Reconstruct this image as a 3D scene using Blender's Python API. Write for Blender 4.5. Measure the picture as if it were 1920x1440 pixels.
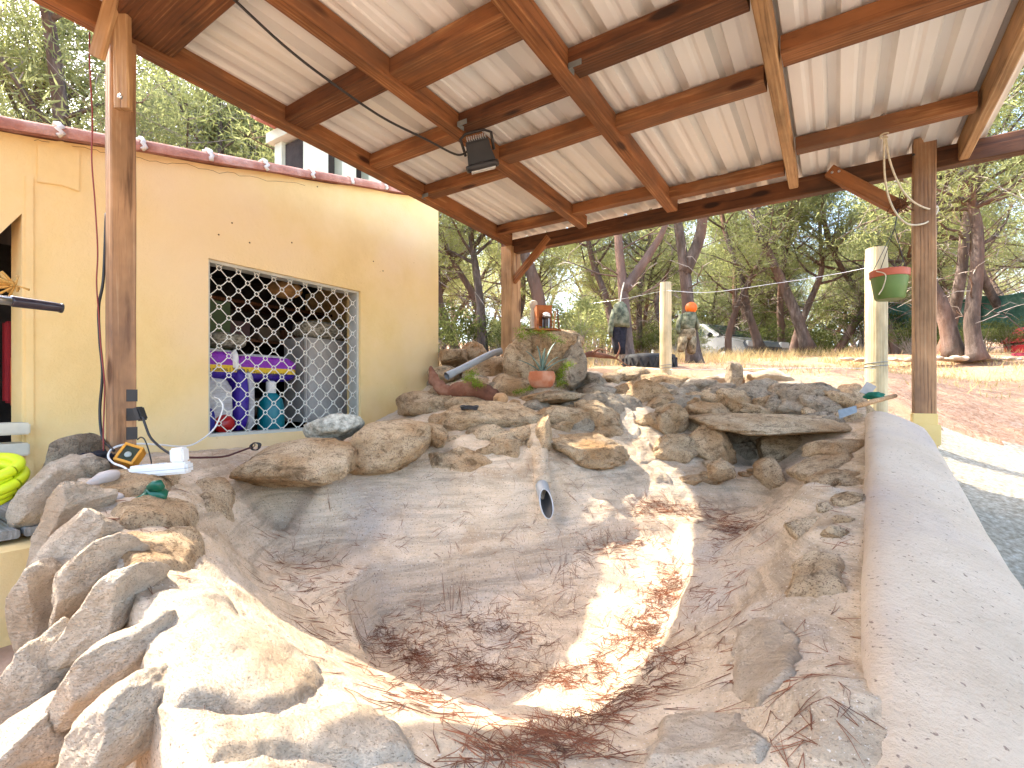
import bpy, bmesh, math, random
import numpy as np
from mathutils import Vector, Matrix, noise

for o in list(bpy.data.objects):
    bpy.data.objects.remove(o, do_unlink=True)
SC = bpy.context.scene
COL = SC.collection
R = math.radians
# ---------------------------------------------------------------- camera
F, CX, HZ = 945.0, 960.0, 742.0           # focal length, principal x, horizon row of the 1920 x 1440 photograph
YAW = R(32.8)
cd = bpy.data.cameras.new('camera'); CAM = bpy.data.objects.new('camera', cd); COL.objects.link(CAM)
CAM.location = (0, 0, 0); CAM.rotation_euler = (R(90), 0, YAW)
cd.sensor_width = 36; cd.lens = F / 1920 * 36; cd.shift_y = (HZ - 720) / 1920
cd.clip_start = .03; cd.clip_end = 600
SC.camera = CAM
# ---------------------------------------------------------------- sky, sun, exposure
SUNV = Vector((-.95, -.05, 1.0)).normalized()          # towards the sun
w = bpy.data.worlds.new('World'); SC.world = w; w.use_nodes = True
wn = w.node_tree; wn.nodes.clear()
sky = wn.nodes.new('ShaderNodeTexSky'); sky.sky_type = 'NISHITA'; sky.sun_disc = False
sky.sun_elevation = math.asin(SUNV.z); sky.sun_rotation = math.atan2(SUNV.x, SUNV.y) % (2 * math.pi)
sky.dust_density = 3.2; sky.air_density = 1.0; sky.ozone_density = 1.0
bg = wn.nodes.new('ShaderNodeBackground'); bg.inputs[1].default_value = .15
wo = wn.nodes.new('ShaderNodeOutputWorld')
wn.links.new(sky.outputs[0], bg.inputs[0]); wn.links.new(bg.outputs[0], wo.inputs[0])
sl = bpy.data.lights.new('sun', 'SUN'); sl.energy = 2.0; sl.angle = R(.5); sl.color = (1, .93, .82)
so = bpy.data.objects.new('sun', sl); COL.objects.link(so)
so.rotation_euler = SUNV.to_track_quat('Z', 'Y').to_euler(); so.location = SUNV * 30
SC.view_settings.view_transform = 'Standard'; SC.view_settings.look = 'None'
SC.view_settings.gamma = 1; SC.view_settings.use_curve_mapping = False
SC.view_settings.exposure = 2.92
SC.render.engine = 'CYCLES'
SC.cycles.max_bounces = 8; SC.cycles.diffuse_bounces = 5; SC.cycles.transparent_max_bounces = 8
SC.cycles.use_denoising = True
SC.cycles.sample_clamp_indirect = 6

# ---------------------------------------------------------------- placing helpers
C, S = math.cos(YAW), math.sin(YAW)
RIGHT, FWD, UP = Vector((C, S, 0)), Vector((-S, C, 0)), Vector((0, 0, 1))
def ray(px, py):
    return FWD + RIGHT * ((px - CX) / F) + UP * ((HZ - py) / F)
def PD(px, py, d): return ray(px, py) * d
def PZ(px, py, z):
    v = ray(px, py); return v * (z / v.z)
def PX(px, py, x):
    v = ray(px, py); return v * (x / v.x)
def PY(px, py, y):
    v = ray(px, py); return v * (y / v.y)

W = {}
def link(o, parent=None, world=None):
    world = world or Matrix.Identity(4)
    COL.objects.link(o)
    if parent is not None:
        o.parent = parent; o.matrix_parent_inverse = W[parent.name].inverted()
    o.matrix_basis = world
    W[o.name] = world
    return o
def tag(o, label=None, cat=None, group=None, kind=None):
    if label: o['label'] = label
    if cat: o['category'] = cat
    if group: o['group'] = group
    if kind: o['kind'] = kind
    return o
def thing(name, label, cat, loc=(0, 0, 0), group=None):
    e = bpy.data.objects.new(name, None); e.empty_display_size = .1
    link(e, None, Matrix.Translation(Vector(loc)))
    return tag(e, label, cat, group)

class MB:
    """collects verts and faces; build() links them as one mesh object"""
    def __init__(s): s.v = []; s.f = []; s.m = []; s.mi = 0
    def add(s, vs, fs):
        n = len(s.v); s.v += [tuple(p) for p in vs]; s.f += [tuple(i + n for i in q) for q in fs]; s.m += [s.mi] * len(fs)
    def box(s, c, h, M=None):
        vs = [Vector((c[0] + a * h[0], c[1] + b * h[1], c[2] + d * h[2])) for a in (-1, 1) for b in (-1, 1) for d in (-1, 1)]
        if M is not None: vs = [M @ p for p in vs]
        s.add(vs, [(0, 1, 3, 2), (4, 6, 7, 5), (0, 4, 5, 1), (2, 3, 7, 6), (0, 2, 6, 4), (1, 5, 7, 3)])
    def tube(s, pts, rad, n=8, cap=True, flat=1.0):
        pts = [Vector(p) for p in pts]
        if not hasattr(rad, '__len__'): rad = [rad] * len(pts)
        rings = []; prev = None
        for i, p in enumerate(pts):
            t = (pts[min(i + 1, len(pts) - 1)] - pts[max(i - 1, 0)])
            if t.length < 1e-9: t = Vector((0, 0, 1))
            t.normalize()
            if prev is None:
                a = t.orthogonal().normalized()
            else:
                a = prev - t * prev.dot(t)
                a = a.normalized() if a.length > 1e-6 else t.orthogonal().normalized()
            prev = a; b = t.cross(a)
            rings.append([p + (a * math.cos(2 * math.pi * k / n) + b * math.sin(2 * math.pi * k / n) * flat) * rad[i] for k in range(n)])
        vs = [q for r_ in rings for q in r_]; fs = []
        for i in range(len(rings) - 1):
            for k in range(n):
                fs.append((i * n + k, i * n + (k + 1) % n, (i + 1) * n + (k + 1) % n, (i + 1) * n + k))
        if cap:
            fs.append(tuple(range(n))[::-1]); fs.append(tuple((len(rings) - 1) * n + k for k in range(n)))
        s.add(vs, fs)
    def lathe(s, c, prof, n=20, M=None, sx=1, sy=1):
        c = Vector(c); vs = []
        for r_, z in prof:
            for k in range(n):
                p = Vector((math.cos(2 * math.pi * k / n) * r_ * sx, math.sin(2 * math.pi * k / n) * r_ * sy, z))
                vs.append(c + (M @ p if M is not None else p))
        fs = []
        for i in range(len(prof) - 1):
            for k in range(n):
                fs.append((i * n + k, i * n + (k + 1) % n, (i + 1) * n + (k + 1) % n, (i + 1) * n + k))
        fs.append(tuple(range(n))[::-1]); fs.append(tuple((len(prof) - 1) * n + k for k in range(n)))
        s.add(vs, fs)
    def prism(s, poly, off):
        """closed polygon (list of 3-vectors) pushed along off"""
        n = len(poly); off = Vector(off)
        vs = [Vector(p) for p in poly] + [Vector(p) + off for p in poly]
        fs = [tuple(range(n))[::-1], tuple(range(n, 2 * n))] + [(k, (k + 1) % n, n + (k + 1) % n, n + k) for k in range(n)]
        s.add(vs, fs)
    def build(s, name, mat, parent=None, smooth=False, world=None, bevel=0, fixn=True):
        me = bpy.data.meshes.new(name)
        me.from_pydata(s.v, [], s.f)
        mats = mat if isinstance(mat, (list, tuple)) else [mat]
        for m in mats: me.materials.append(m)
        if len(mats) > 1: me.polygons.foreach_set('material_index', s.m)
        if fixn or bevel:
            bm = bmesh.new(); bm.from_mesh(me)
            if bevel:
                bmesh.ops.bevel(bm, geom=bm.edges[:], offset=bevel, segments=2, affect='EDGES', clamp_overlap=True)
            bmesh.ops.recalc_face_normals(bm, faces=bm.faces[:])
            bm.to_mesh(me); bm.free()
        if smooth: me.polygons.foreach_set('use_smooth', [True] * len(me.polygons))
        if smooth and smooth != True:
            try: me.set_sharp_from_angle(angle=R(smooth))
            except Exception: pass
        o = bpy.data.objects.new(name, me)
        return link(o, parent, world)

def np_mesh(name, co, faces, mat, parent=None, smooth=False, world=None):
    """fast mesh from numpy arrays, all faces of one size"""
    me = bpy.data.meshes.new(name)
    nf, k = faces.shape
    me.vertices.add(len(co)); me.vertices.foreach_set('co', co.astype(np.float32).ravel())
    me.loops.add(nf * k); me.loops.foreach_set('vertex_index', faces.astype(np.int32).ravel())
    me.polygons.add(nf); me.polygons.foreach_set('loop_start', np.arange(0, nf * k, k, dtype=np.int32))
    me.polygons.foreach_set('loop_total', np.full(nf, k, dtype=np.int32))
    if smooth: me.polygons.foreach_set('use_smooth', np.ones(nf, dtype=bool))
    me.update(calc_edges=True)
    me.materials.append(mat)
    o = bpy.data.objects.new(name, me)
    return link(o, parent, world)

def spline(pts, n):
    """Catmull-Rom through the points"""
    pts = [Vector(p) for p in pts]
    P = [2 * pts[0] - pts[1]] + pts + [2 * pts[-1] - pts[-2]]
    out = []
    for i in range(1, len(P) - 2):
        for k in range(n):
            t = k / n
            a, b, c, d = P[i - 1], P[i], P[i + 1], P[i + 2]
            out.append(.5 * ((2 * b) + (c - a) * t + (2 * a - 5 * b + 4 * c - d) * t * t + (3 * b - a - 3 * c + d) * t ** 3))
    out.append(pts[-1])
    return out

# ---------------------------------------------------------------- materials
def base(name, rough=.8, metal=0.0, spec=.3):
    m = bpy.data.materials.new(name); m.use_nodes = True
    nt = m.node_tree; b = nt.nodes['Principled BSDF']
    b.inputs['Roughness'].default_value = rough; b.inputs['Metallic'].default_value = metal
    b.inputs['Specular IOR Level'].default_value = spec
    return m, nt, b
def N(nt, t, **kw):
    n = nt.nodes.new(t)
    for k, v in kw.items():
        if k in n.inputs: n.inputs[k].default_value = v
        else: setattr(n, k, v)
    return n
def coords(nt, how, stretch=(1, 1, 1), jitter=True):
    """object coordinates with a random shift per object, or world position"""
    mp = N(nt, 'ShaderNodeMapping'); mp.inputs['Scale'].default_value = stretch
    if how == 'POS':
        g = N(nt, 'ShaderNodeNewGeometry'); nt.links.new(g.outputs['Position'], mp.inputs['Vector'])
    else:
        t = N(nt, 'ShaderNodeTexCoord'); nt.links.new(t.outputs['Object'], mp.inputs['Vector'])
        if jitter:
            oi = N(nt, 'ShaderNodeObjectInfo'); mu = N(nt, 'ShaderNodeMath', operation='MULTIPLY'); mu.inputs[1].default_value = 37.0
            nt.links.new(oi.outputs['Random'], mu.inputs[0])
            cb = N(nt, 'ShaderNodeCombineXYZ')
            for k in range(3): nt.links.new(mu.outputs[0], cb.inputs[k])
            nt.links.new(cb.outputs[0], mp.inputs['Location'])
    return mp.outputs[0]
def ramp(nt, fac, stops, interp='LINEAR'):
    r_ = N(nt, 'ShaderNodeValToRGB'); r_.color_ramp.interpolation = interp
    el = r_.color_ramp.elements
    while len(el) < len(stops): el.new(.5)
    for e, (p, c) in zip(el, stops):
        e.position = p; e.color = (c[0], c[1], c[2], 1) if hasattr(c, '__len__') else (c, c, c, 1)
    nt.links.new(fac, r_.inputs[0]); return r_.outputs[0]
def noise_n(nt, vec, scale, detail=6, rough=.6, dist=0.0, out='Fac'):
    n = N(nt, 'ShaderNodeTexNoise', Scale=scale, Detail=detail, Roughness=rough, Distortion=dist)
    nt.links.new(vec, n.inputs['Vector']); return n.outputs[out]
def mix(nt, a, b, fac, mode='MIX'):
    m = N(nt, 'ShaderNodeMix'); m.data_type = 'RGBA'; m.blend_type = mode
    for k, v in ((0, fac), (6, a), (7, b)):
        if hasattr(v, 'links') or isinstance(v, bpy.types.NodeSocket): nt.links.new(v, m.inputs[k])
        elif k == 0: m.inputs[0].default_value = v
        else: m.inputs[k].default_value = (v[0], v[1], v[2], 1)
    return m.outputs[2]
def bump(nt, b, h, dist, strength=1.0, prev=None):
    n = N(nt, 'ShaderNodeBump', Strength=strength, Distance=dist)
    nt.links.new(h, n.inputs['Height'])
    if prev is not None: nt.links.new(prev, n.inputs['Normal'])
    nt.links.new(n.outputs[0], b.inputs['Normal']); return n.outputs[0]

def surf(name, stops, scale=4, detail=8, how='OBJ', stretch=(1, 1, 1), rough=.85, bscale=30, bdist=.004, metal=0.0, spec=.3,
         speck=None, speck_scale=60, speck_cut=.62, nrough=.62, coarse=None, tint=None, tint_scale=1.5, big=None):
    """ramped noise colour, optional specks, tint patches and two scales of relief"""
    m, nt, b = base(name, rough, metal, spec)
    v = coords(nt, how, stretch)
    col = ramp(nt, noise_n(nt, v, scale, detail, nrough), stops)
    if tint is not None:
        f = ramp(nt, noise_n(nt, v, tint_scale, 4, .55), [(.45, 0), (.66, 1)])
        col = mix(nt, col, tint, f)
    if big is not None:                              # slow brightness drift
        g = ramp(nt, noise_n(nt, v, big, 3, .5), [(.3, .72), (.7, 1.12)])
        col = mix(nt, col, g, 1.0, 'MULTIPLY')
    if speck is not None:
        f = ramp(nt, noise_n(nt, v, speck_scale, 2, .5), [(speck_cut, 0), (speck_cut + .05, 1)])
        col = mix(nt, col, speck, f)
    nt.links.new(col, b.inputs['Base Color'])
    p = None
    if coarse: p = bump(nt, b, noise_n(nt, v, coarse[0], 5, .6), coarse[1])
    if bdist: bump(nt, b, noise_n(nt, v, bscale, 8, .7), bdist, 1.0, p)
    return m
def dark_mottle(m, dark, amount=.75, d=.05):
    """dark blotches over a rough stone: follows a ridged pattern of its own"""
    nt = m.node_tree; b = nt.nodes['Principled BSDF']; src = b.inputs['Base Color'].links[0].from_socket
    v = coords(nt, 'POS', (1, 1, 1.6))
    n = noise_n(nt, v, 7, 10, .75, .8); f = ramp(nt, n, [(.36, amount), (.47, 0)])
    n2 = noise_n(nt, v, 19, 6, .7, .5); f2 = ramp(nt, n2, [(.36, amount * .8), (.46, 0)])
    nt.links.new(mix(nt, mix(nt, src, dark, f), dark, f2), b.inputs['Base Color'])
def plain(name, col, rough=.5, metal=0.0, spec=.5, var=.12, scale=9, bdist=0, bscale=80):
    c = Vector(col)
    return surf(name, [(.3, c * (1 - var)), (.7, c * (1 + var))], scale, 4, rough=rough, metal=metal, spec=spec, bdist=bdist, bscale=bscale)
def wood(name, dark, mid, light, grey=None, rough=.65, knots=True):
    m, nt, b = base(name, rough, 0, .3)
    v = coords(nt, 'OBJ', (.9, 16, 16))
    n1 = noise_n(nt, v, 2.2, 6, .65, .6)
    wv = N(nt, 'ShaderNodeTexWave', Scale=1.1, Distortion=7.0, Detail=4.0); wv.inputs['Detail Scale'].default_value = 1.4
    wv.bands_direction = 'Y'; nt.links.new(v, wv.inputs['Vector'])
    f = N(nt, 'ShaderNodeMix'); f.inputs[0].default_value = .22
    nt.links.new(n1, f.inputs[2]); nt.links.new(wv.outputs['Fac'], f.inputs[3])
    col = ramp(nt, f.outputs[0], [(.24, dark), (.42, mid), (.58, mid), (.78, light)])
    v2 = coords(nt, 'OBJ', (1.2, 2.5, 2.5))
    big = ramp(nt, noise_n(nt, v2, 2.2, 4, .6), [(.32, .5), (.62, 1.1)])
    col = mix(nt, col, big, .85, 'MULTIPLY')
    if grey is not None:
        col = mix(nt, col, grey, ramp(nt, noise_n(nt, v2, 1.5, 5, .6), [(.48, 0), (.7, .85)]))
    if knots:
        v3 = coords(nt, 'OBJ', (2.2, 6.5, 6.5))
        vo = N(nt, 'ShaderNodeTexVoronoi', Scale=1.0); nt.links.new(v3, vo.inputs['Vector'])
        col = mix(nt, col, dark, ramp(nt, vo.outputs['Distance'], [(.10, 1), (.17, 0)]))
    nt.links.new(col, b.inputs['Base Color'])
    bump(nt, b, f.outputs[0], .004)
    return m

M = {}
M['wood'] = wood('orange_brown_timber', (.06, .019, .006), (.27, .105, .036), (.52, .27, .11), grey=(.13, .065, .035))
M['wood_dark'] = wood('dark_weathered_timber', (.03, .012, .006), (.15, .055, .02), (.36, .17, .07), grey=(.05, .028, .015))
M['wood_pale'] = wood('pale_timber', (.16, .075, .03), (.42, .24, .11), (.62, .42, .22))
M['wood_post'] = wood('grey_brown_post_timber', (.11, .05, .022), (.42, .235, .115), (.62, .41, .235), grey=(.15, .085, .055))
M['wood_fence'] = wood('pale_yellow_round_post', (.42, .32, .16), (.58, .47, .27), (.70, .60, .38))
M['sheet'] = surf('white_painted_roof_sheet', [(.3, (.74, .715, .68)), (.7, (.82, .80, .77))], 3, 5, rough=.42, bdist=.0006, bscale=90, stretch=(1, .25, 1), spec=.45, tint=(.72, .68, .62), tint_scale=2.2)
M['ochre'] = surf('ochre_render', [(.25, (.71, .50, .205)), (.5, (.78, .57, .25)), (.8, (.83, .63, .31))], 2.2, 8, 'POS', rough=.9, bscale=42, bdist=.004, coarse=(7, .006), tint=(.80, .60, .34), tint_scale=.9, speck=(.45, .25, .09), speck_scale=34, speck_cut=.76)
M['yellow'] = surf('yellow_paint', [(.3, (.72, .53, .20)), (.7, (.80, .62, .28))], 6, 6, rough=.8, bdist=.002)
M['mortar'] = surf('sandy_pond_mortar', [(.2, (.33, .235, .165)), (.45, (.47, .355, .265)), (.6, (.52, .40, .305)), (.85, (.60, .48, .375))], 3.2, 11, 'POS', rough=.95, bscale=70, bdist=.006, coarse=(9, .012), tint=(.36, .265, .18), tint_scale=1.5, speck=(.24, .16, .10), speck_scale=120, speck_cut=.66, spec=.15)
M['rock'] = surf('tan_limestone', [(.22, (.27, .17, .085)), (.42, (.55, .39, .23)), (.6, (.69, .53, .345)), (.82, (.80, .67, .49))], 5, 14, 'POS', rough=.95, bscale=30, bdist=.03, coarse=(13, .05), tint=(.46, .275, .13), tint_scale=3.1, speck=(.26, .17, .10), speck_scale=190, speck_cut=.58, spec=.12, nrough=.72)
M['rock_grey'] = surf('grey_weathered_limestone', [(.25, (.20, .15, .10)), (.5, (.43, .345, .245)), (.75, (.64, .54, .41))], 6, 14, 'POS', rough=.95, bscale=34, bdist=.03, coarse=(13, .05), speck=(.24, .18, .125), speck_scale=190, speck_cut=.58, spec=.12, nrough=.72)
M['rock_pale'] = surf('pale_limestone', [(.25, (.62, .475, .325)), (.5, (.74, .60, .44)), (.75, (.82, .70, .545))], 4, 12, 'POS', stretch=(1, 1.6, 2.6), rough=.95, bscale=44, bdist=.022, coarse=(15, .035), tint=(.62, .45, .29), tint_scale=2.2, speck=(.46, .34, .235), speck_scale=190, speck_cut=.60, spec=.12, nrough=.7)
M['coping'] = surf('pinkish_coping_render', [(.25, (.56, .42, .285)), (.5, (.67, .52, .37)), (.8, (.75, .61, .46))], 2.6, 10, 'POS', rough=.92, bscale=70, bdist=.010, coarse=(9, .014), speck=(.32, .22, .16), speck_scale=75, speck_cut=.665, spec=.2, tint=(.56, .44, .35), tint_scale=1.7)
M['concrete'] = surf('rough_aggregate_concrete', [(.3, (.20, .165, .11)), (.5, (.34, .29, .21)), (.7, (.52, .47, .37))], 38, 8, 'POS', rough=.92, bscale=60, bdist=.006, big=.5, spec=.15)
M['earth'] = None
M['black'] = plain('black_plastic', (.018, .017, .018), .45, var=.3)
M['black_cloth'] = surf('black_cloth', [(.3, (.006, .006, .01)), (.7, (.03, .03, .04))], 20, 4, rough=.95, bscale=200, bdist=.002)
M['white_plastic'] = plain('white_plastic', (.78, .77, .74), .35, var=.04)
M['grey_plastic'] = plain('grey_plastic', (.30, .31, .31), .45)
M['steel'] = plain('brushed_steel', (.55, .56, .57), .28, metal=1.0, var=.15)
M['zinc'] = plain('dull_zinc_plate', (.20, .22, .22), .65, metal=.3, var=.25)
M['grille'] = plain('cream_painted_steel', (.74, .72, .62), .5, var=.06)
M['frame_grey'] = surf('pale_grey_frame_paint', [(.3, (.42, .42, .36)), (.7, (.56, .56, .50))], 9, 6, rough=.7, bdist=.002)
M['terracotta'] = surf('terracotta', [(.3, (.30, .085, .035)), (.7, (.50, .19, .09))], 8, 8, rough=.85, bdist=.002, tint=(.55, .36, .25), tint_scale=5)
M['rooftile'] = surf('red_clay_roof_tile', [(.25, (.30, .11, .07)), (.5, (.47, .215, .145)), (.8, (.64, .42, .33))], 9, 10, 'POS', rough=.9, bscale=60, bdist=.008)
M['limewash'] = surf('white_mortar', [(.3, (.55, .5, .42)), (.7, (.75, .7, .62))], 20, 8, rough=.95, bdist=.006)
M['palegreen'] = surf('pale_green_render', [(.3, (.52, .56, .43)), (.7, (.62, .66, .54))], 5, 7, rough=.9, bdist=.003)
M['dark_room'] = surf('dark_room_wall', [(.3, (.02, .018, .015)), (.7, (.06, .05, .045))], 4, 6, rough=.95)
M['moss'] = surf('bright_moss', [(.3, (.10, .17, .015)), (.7, (.32, .42, .05))], 30, 6, rough=.95, bscale=120, bdist=.004)
M['rope'] = surf('cream_rope', [(.3, (.50, .42, .28)), (.7, (.70, .63, .48))], 60, 4, rough=.9)
M['driftwood'] = surf('red_brown_driftwood', [(.25, (.05, .018, .010)), (.5, (.19, .075, .04)), (.75, (.40, .22, .14))], 5, 10, 'OBJ', rough=.85, stretch=(1, 1, 1), bscale=40, bdist=.01)
M['bark'] = surf('pine_bark', [(.25, (.035, .025, .02)), (.5, (.12, .088, .07)), (.75, (.27, .21, .18))], 6, 10, 'OBJ', stretch=(1.6, 1.6, .5), rough=.95, bscale=12, bdist=.035, tint=(.20, .11, .075), tint_scale=1.2)
M['twig'] = plain('grey_twig', (.30, .25, .205), .9, var=.3)
dark_mottle(M['rock'], (.13, .075, .035)); dark_mottle(M['rock_grey'], (.09, .065, .045)); dark_mottle(M['rock_pale'], (.46, .34, .23), .5)
def leafmat(name, stops, scale=1.4, trans=.6):
    m, nt, b = base(name, .7, 0, .2)
    v = coords(nt, 'OBJ', (1, 1, 1))
    fine = noise_n(nt, v, scale, 5, .7)
    col = ramp(nt, fine, stops)
    nt.links.new(col, b.inputs['Base Color'])
    tr = N(nt, 'ShaderNodeBsdfTranslucent'); nt.links.new(col, tr.inputs['Color'])
    mx = N(nt, 'ShaderNodeMixShader'); mx.inputs[0].default_value = trans
    out = nt.nodes['Material Output']
    nt.links.new(b.outputs[0], mx.inputs[1]); nt.links.new(tr.outputs[0], mx.inputs[2]); nt.links.new(mx.outputs[0], out.inputs[0])
    return m
M['needle'] = leafmat('pine_foliage', [(.25, (.15, .165, .07)), (.5, (.275, .295, .125)), (.75, (.38, .395, .19))])
M['needle_b'] = leafmat('yellowish_pine_foliage', [(.25, (.17, .19, .065)), (.5, (.33, .35, .13)), (.75, (.45, .46, .20))])
M['shrub'] = leafmat('dark_shrub_leaves', [(.25, (.06, .075, .025)), (.5, (.13, .15, .045)), (.75, (.22, .24, .09))])
M['drygrass'] = leafmat('dry_straw_grass', [(.25, (.34, .24, .10)), (.5, (.52, .39, .18)), (.75, (.66, .53, .29))], 3, .3)
M['agave'] = surf('agave_leaf', [(.3, (.10, .16, .12)), (.7, (.22, .30, .24))], 6, 4, rough=.5, spec=.4, bdist=0)
M['pneedle'] = plain('fallen_pine_needle', (.21, .070, .028), .8, var=.55, scale=14)

# terrain colour: pine litter, dry straw and pale earth
m, nt, b = base('pine_litter_ground', .95, 0, .1)
v = coords(nt, 'POS', (1, 1, 1))
c1 = ramp(nt, noise_n(nt, v, 26, 10, .75, 1.0), [(.28, (.20, .088, .048)), (.5, (.45, .26, .155)), (.72, (.64, .46, .32))])
c2 = ramp(nt, noise_n(nt, v, 34, 10, .75, 1.5), [(.28, (.28, .20, .09)), (.5, (.50, .37, .18)), (.75, (.66, .53, .31))])
fac = ramp(nt, noise_n(nt, v, .55, 5, .6), [(.54, 0), (.68, .8)])
col = mix(nt, c1, c2, fac)
pale = ramp(nt, noise_n(nt, v, 1.7, 6, .7), [(.62, 0), (.72, .8)])
col = mix(nt, col, (.60, .50, .38), pale)
nt.links.new(col, b.inputs['Base Color'])
bump(nt, b, noise_n(nt, v, 40, 8, .75), .02)
M['earth'] = m

# pond mortar: sandy, speckled, with water-line bands and grey bloom
m, nt, b = base('sandy_pond_mortar', .95, 0, .12)
v = coords(nt, 'POS', (1, 1, 1)); vs_ = coords(nt, 'POS', (1.1, 1.1, 11))
c1 = ramp(nt, noise_n(nt, v, 4, 12, .72), [(.25, (.42, .30, .185)), (.45, (.61, .465, .315)), (.6, (.68, .535, .38)), (.8, (.76, .62, .46))])
band = ramp(nt, noise_n(nt, vs_, 2.4, 9, .7, .6), [(.40, .62), (.52, 1.0), (.66, 1.12)])
c1 = mix(nt, c1, band, .75, 'MULTIPLY')
c1 = mix(nt, c1, (.52, .45, .38), ramp(nt, noise_n(nt, v, 1.6, 6, .65), [(.52, 0), (.66, .65)]))
c1 = mix(nt, c1, (.42, .27, .15), ramp(nt, noise_n(nt, v, 2.3, 8, .7, .5), [(.56, 0), (.70, .7)]))
c1 = mix(nt, c1, (.17, .11, .07), ramp(nt, noise_n(nt, v, 130, 3, .6), [(.60, 0), (.68, .8)]))
c1 = mix(nt, c1, (.74, .65, .54), ramp(nt, noise_n(nt, v, 160, 2, .5), [(.64, 0), (.70, .8)]))
nt.links.new(c1, b.inputs['Base Color'])
p_ = bump(nt, b, noise_n(nt, vs_, 3.5, 8, .65), .018); p_ = bump(nt, b, noise_n(nt, v, 26, 8, .7), .012, 1.0, p_); bump(nt, b, noise_n(nt, v, 150, 4, .6), .003, 1.0, p_)
M['mortar'] = m

# ---------------------------------------------------------------- radial-basis height surfaces
def rbf(pts, eps, smooth=1e-3):
    P = np.array([(p[0], p[1]) for p in pts]); z = np.array([p[2] for p in pts]); n = len(P)
    K = np.sqrt(((P[:, None] - P[None]) ** 2).sum(-1) + eps * eps)
    A = np.zeros((n + 3, n + 3)); A[:n, :n] = -K - np.eye(n) * 0 ; A[:n, :n] -= np.eye(n) * (-smooth)
    A[:n, n] = 1; A[:n, n + 1:] = P; A[n, :n] = 1; A[n + 1:, :n] = P.T
    wgt = np.linalg.solve(A, np.concatenate([z, np.zeros(3)]))
    def f(x, y):
        x = np.asarray(x, float); y = np.asarray(y, float)
        sh = x.shape; q = np.stack([x.ravel(), y.ravel()], 1); out = np.zeros(len(q))
        for i in range(0, len(q), 20000):
            k = -np.sqrt(((q[i:i + 20000, None] - P[None]) ** 2).sum(-1) + eps * eps)
            out[i:i + 20000] = k @ wgt[:n] + wgt[n] + q[i:i + 20000] @ wgt[n + 1:]
        return out.reshape(sh)
    return f
def sstep(a, b, x):
    t = np.clip((x - a) / (b - a), 0, 1); return t * t * (3 - 2 * t)
def poly_sd(poly, x, y):
    """signed distance to a closed polygon, negative inside"""
    x = np.asarray(x, float); y = np.asarray(y, float)
    d = np.full(x.shape, 1e9); ins = np.zeros(x.shape, bool)
    n = len(poly)
    for i in range(n):
        ax, ay = poly[i]; bx, by = poly[(i + 1) % n]
        ex, ey = bx - ax, by - ay
        t = np.clip(((x - ax) * ex + (y - ay) * ey) / (ex * ex + ey * ey), 0, 1)
        d = np.minimum(d, np.hypot(x - ax - t * ex, y - ay - t * ey))
        c = ((ay > y) != (by > y)) & (x < (bx - ax) * (y - ay) / (by - ay + 1e-12) + ax)
        ins ^= c
    return np.where(ins, -d, d)

g = []
for a in ((850, 690, 5), (1000, 690, 5.2), (1200, 700, 5), (1400, 712, 5), (1640, 730, 4.3), (1800, 748, 4.6), (1910, 770, 4.6),
          (1850, 705, 7.5), (1500, 690, 7), (1300, 684, 8), (1175, 686, 6.5), (1800, 668, 9), (1500, 668, 12), (1300, 668, 12), (1000, 668, 11), (850, 668, 11),
          (1340, 700, 18), (1250, 702, 19), (1450, 700, 18), (1100, 690, 19), (1900, 655, 14),
          (1300, 668, 26), (900, 655, 24), (1700, 655, 24), (1300, 655, 45), (800, 640, 45), (1900, 640, 45),
          (1830, 880, 3.3), (1900, 900, 3.2), (1765, 857, 3.5), (1765, 800, 4.3), (1915, 800, 4.3), (1905, 1100, 2.2), (1920, 1240, 1.65)):
    g.append(tuple(PD(*a)))
g += [(-3, 4.5, .18), (-5, 5.5, .3), (-8, 2, -.2), (-9, 6, .4), (-16, 4, .3), (-30, 10, 1.5), (-30, -5, .3), (6, 0, -1.0), (6, 4, -.5), (14, 6, .3), (14, 0, -.5), (40, 20, 2.2), (30, 0, .2), (60, 60, 4), (-60, 60, 4), (0, 90, 4.5)]
gz = rbf(g, .5, .02)

YARD = [(.25, -3), (9, -3), (9, 3.4), (6.0, 4.6), (3.6, 5.35), (1.6, 5.62), (.7, 5.6), (.4, 4.1), (.32, 3.4)]
POND = [(-3.13, .80)] + [tuple(PZ(*a).xy) for a in ((118, 884, -.30), (150, 950, -.36), (165, 1010, -.39), (205, 1075, -.41), (240, 1140, -.42), (262, 1260, -.42), (330, 1440, -.42))] + [(-.3, -.1), (.2, -.1), (.25, 4.15), (-3.2, 4.4)]

def axis(segs):
    out = []
    for a, b, n in segs: out += list(np.linspace(a, b, n, endpoint=False))
    out.append(segs[-1][1]); return np.array(out)
xs = axis([(-70, -12, 24), (-12, -4, 40), (-4, 7, 130), (7, 18, 60), (18, 80, 26)])
ys = axis([(-8, 2, 20), (2, 12, 120), (12, 30, 70), (30, 95, 30)])
X, Y = np.meshgrid(xs, ys)
Z = gz(X, Y)
for i in range(X.shape[0]):
    for j in range(X.shape[1]):
        p = (X[i, j] * .9, Y[i, j] * .9, 3.3)
        Z[i, j] += .05 * noise.noise(p) + .02 * noise.noise((p[0] * 4, p[1] * 4, 1.0))
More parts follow.
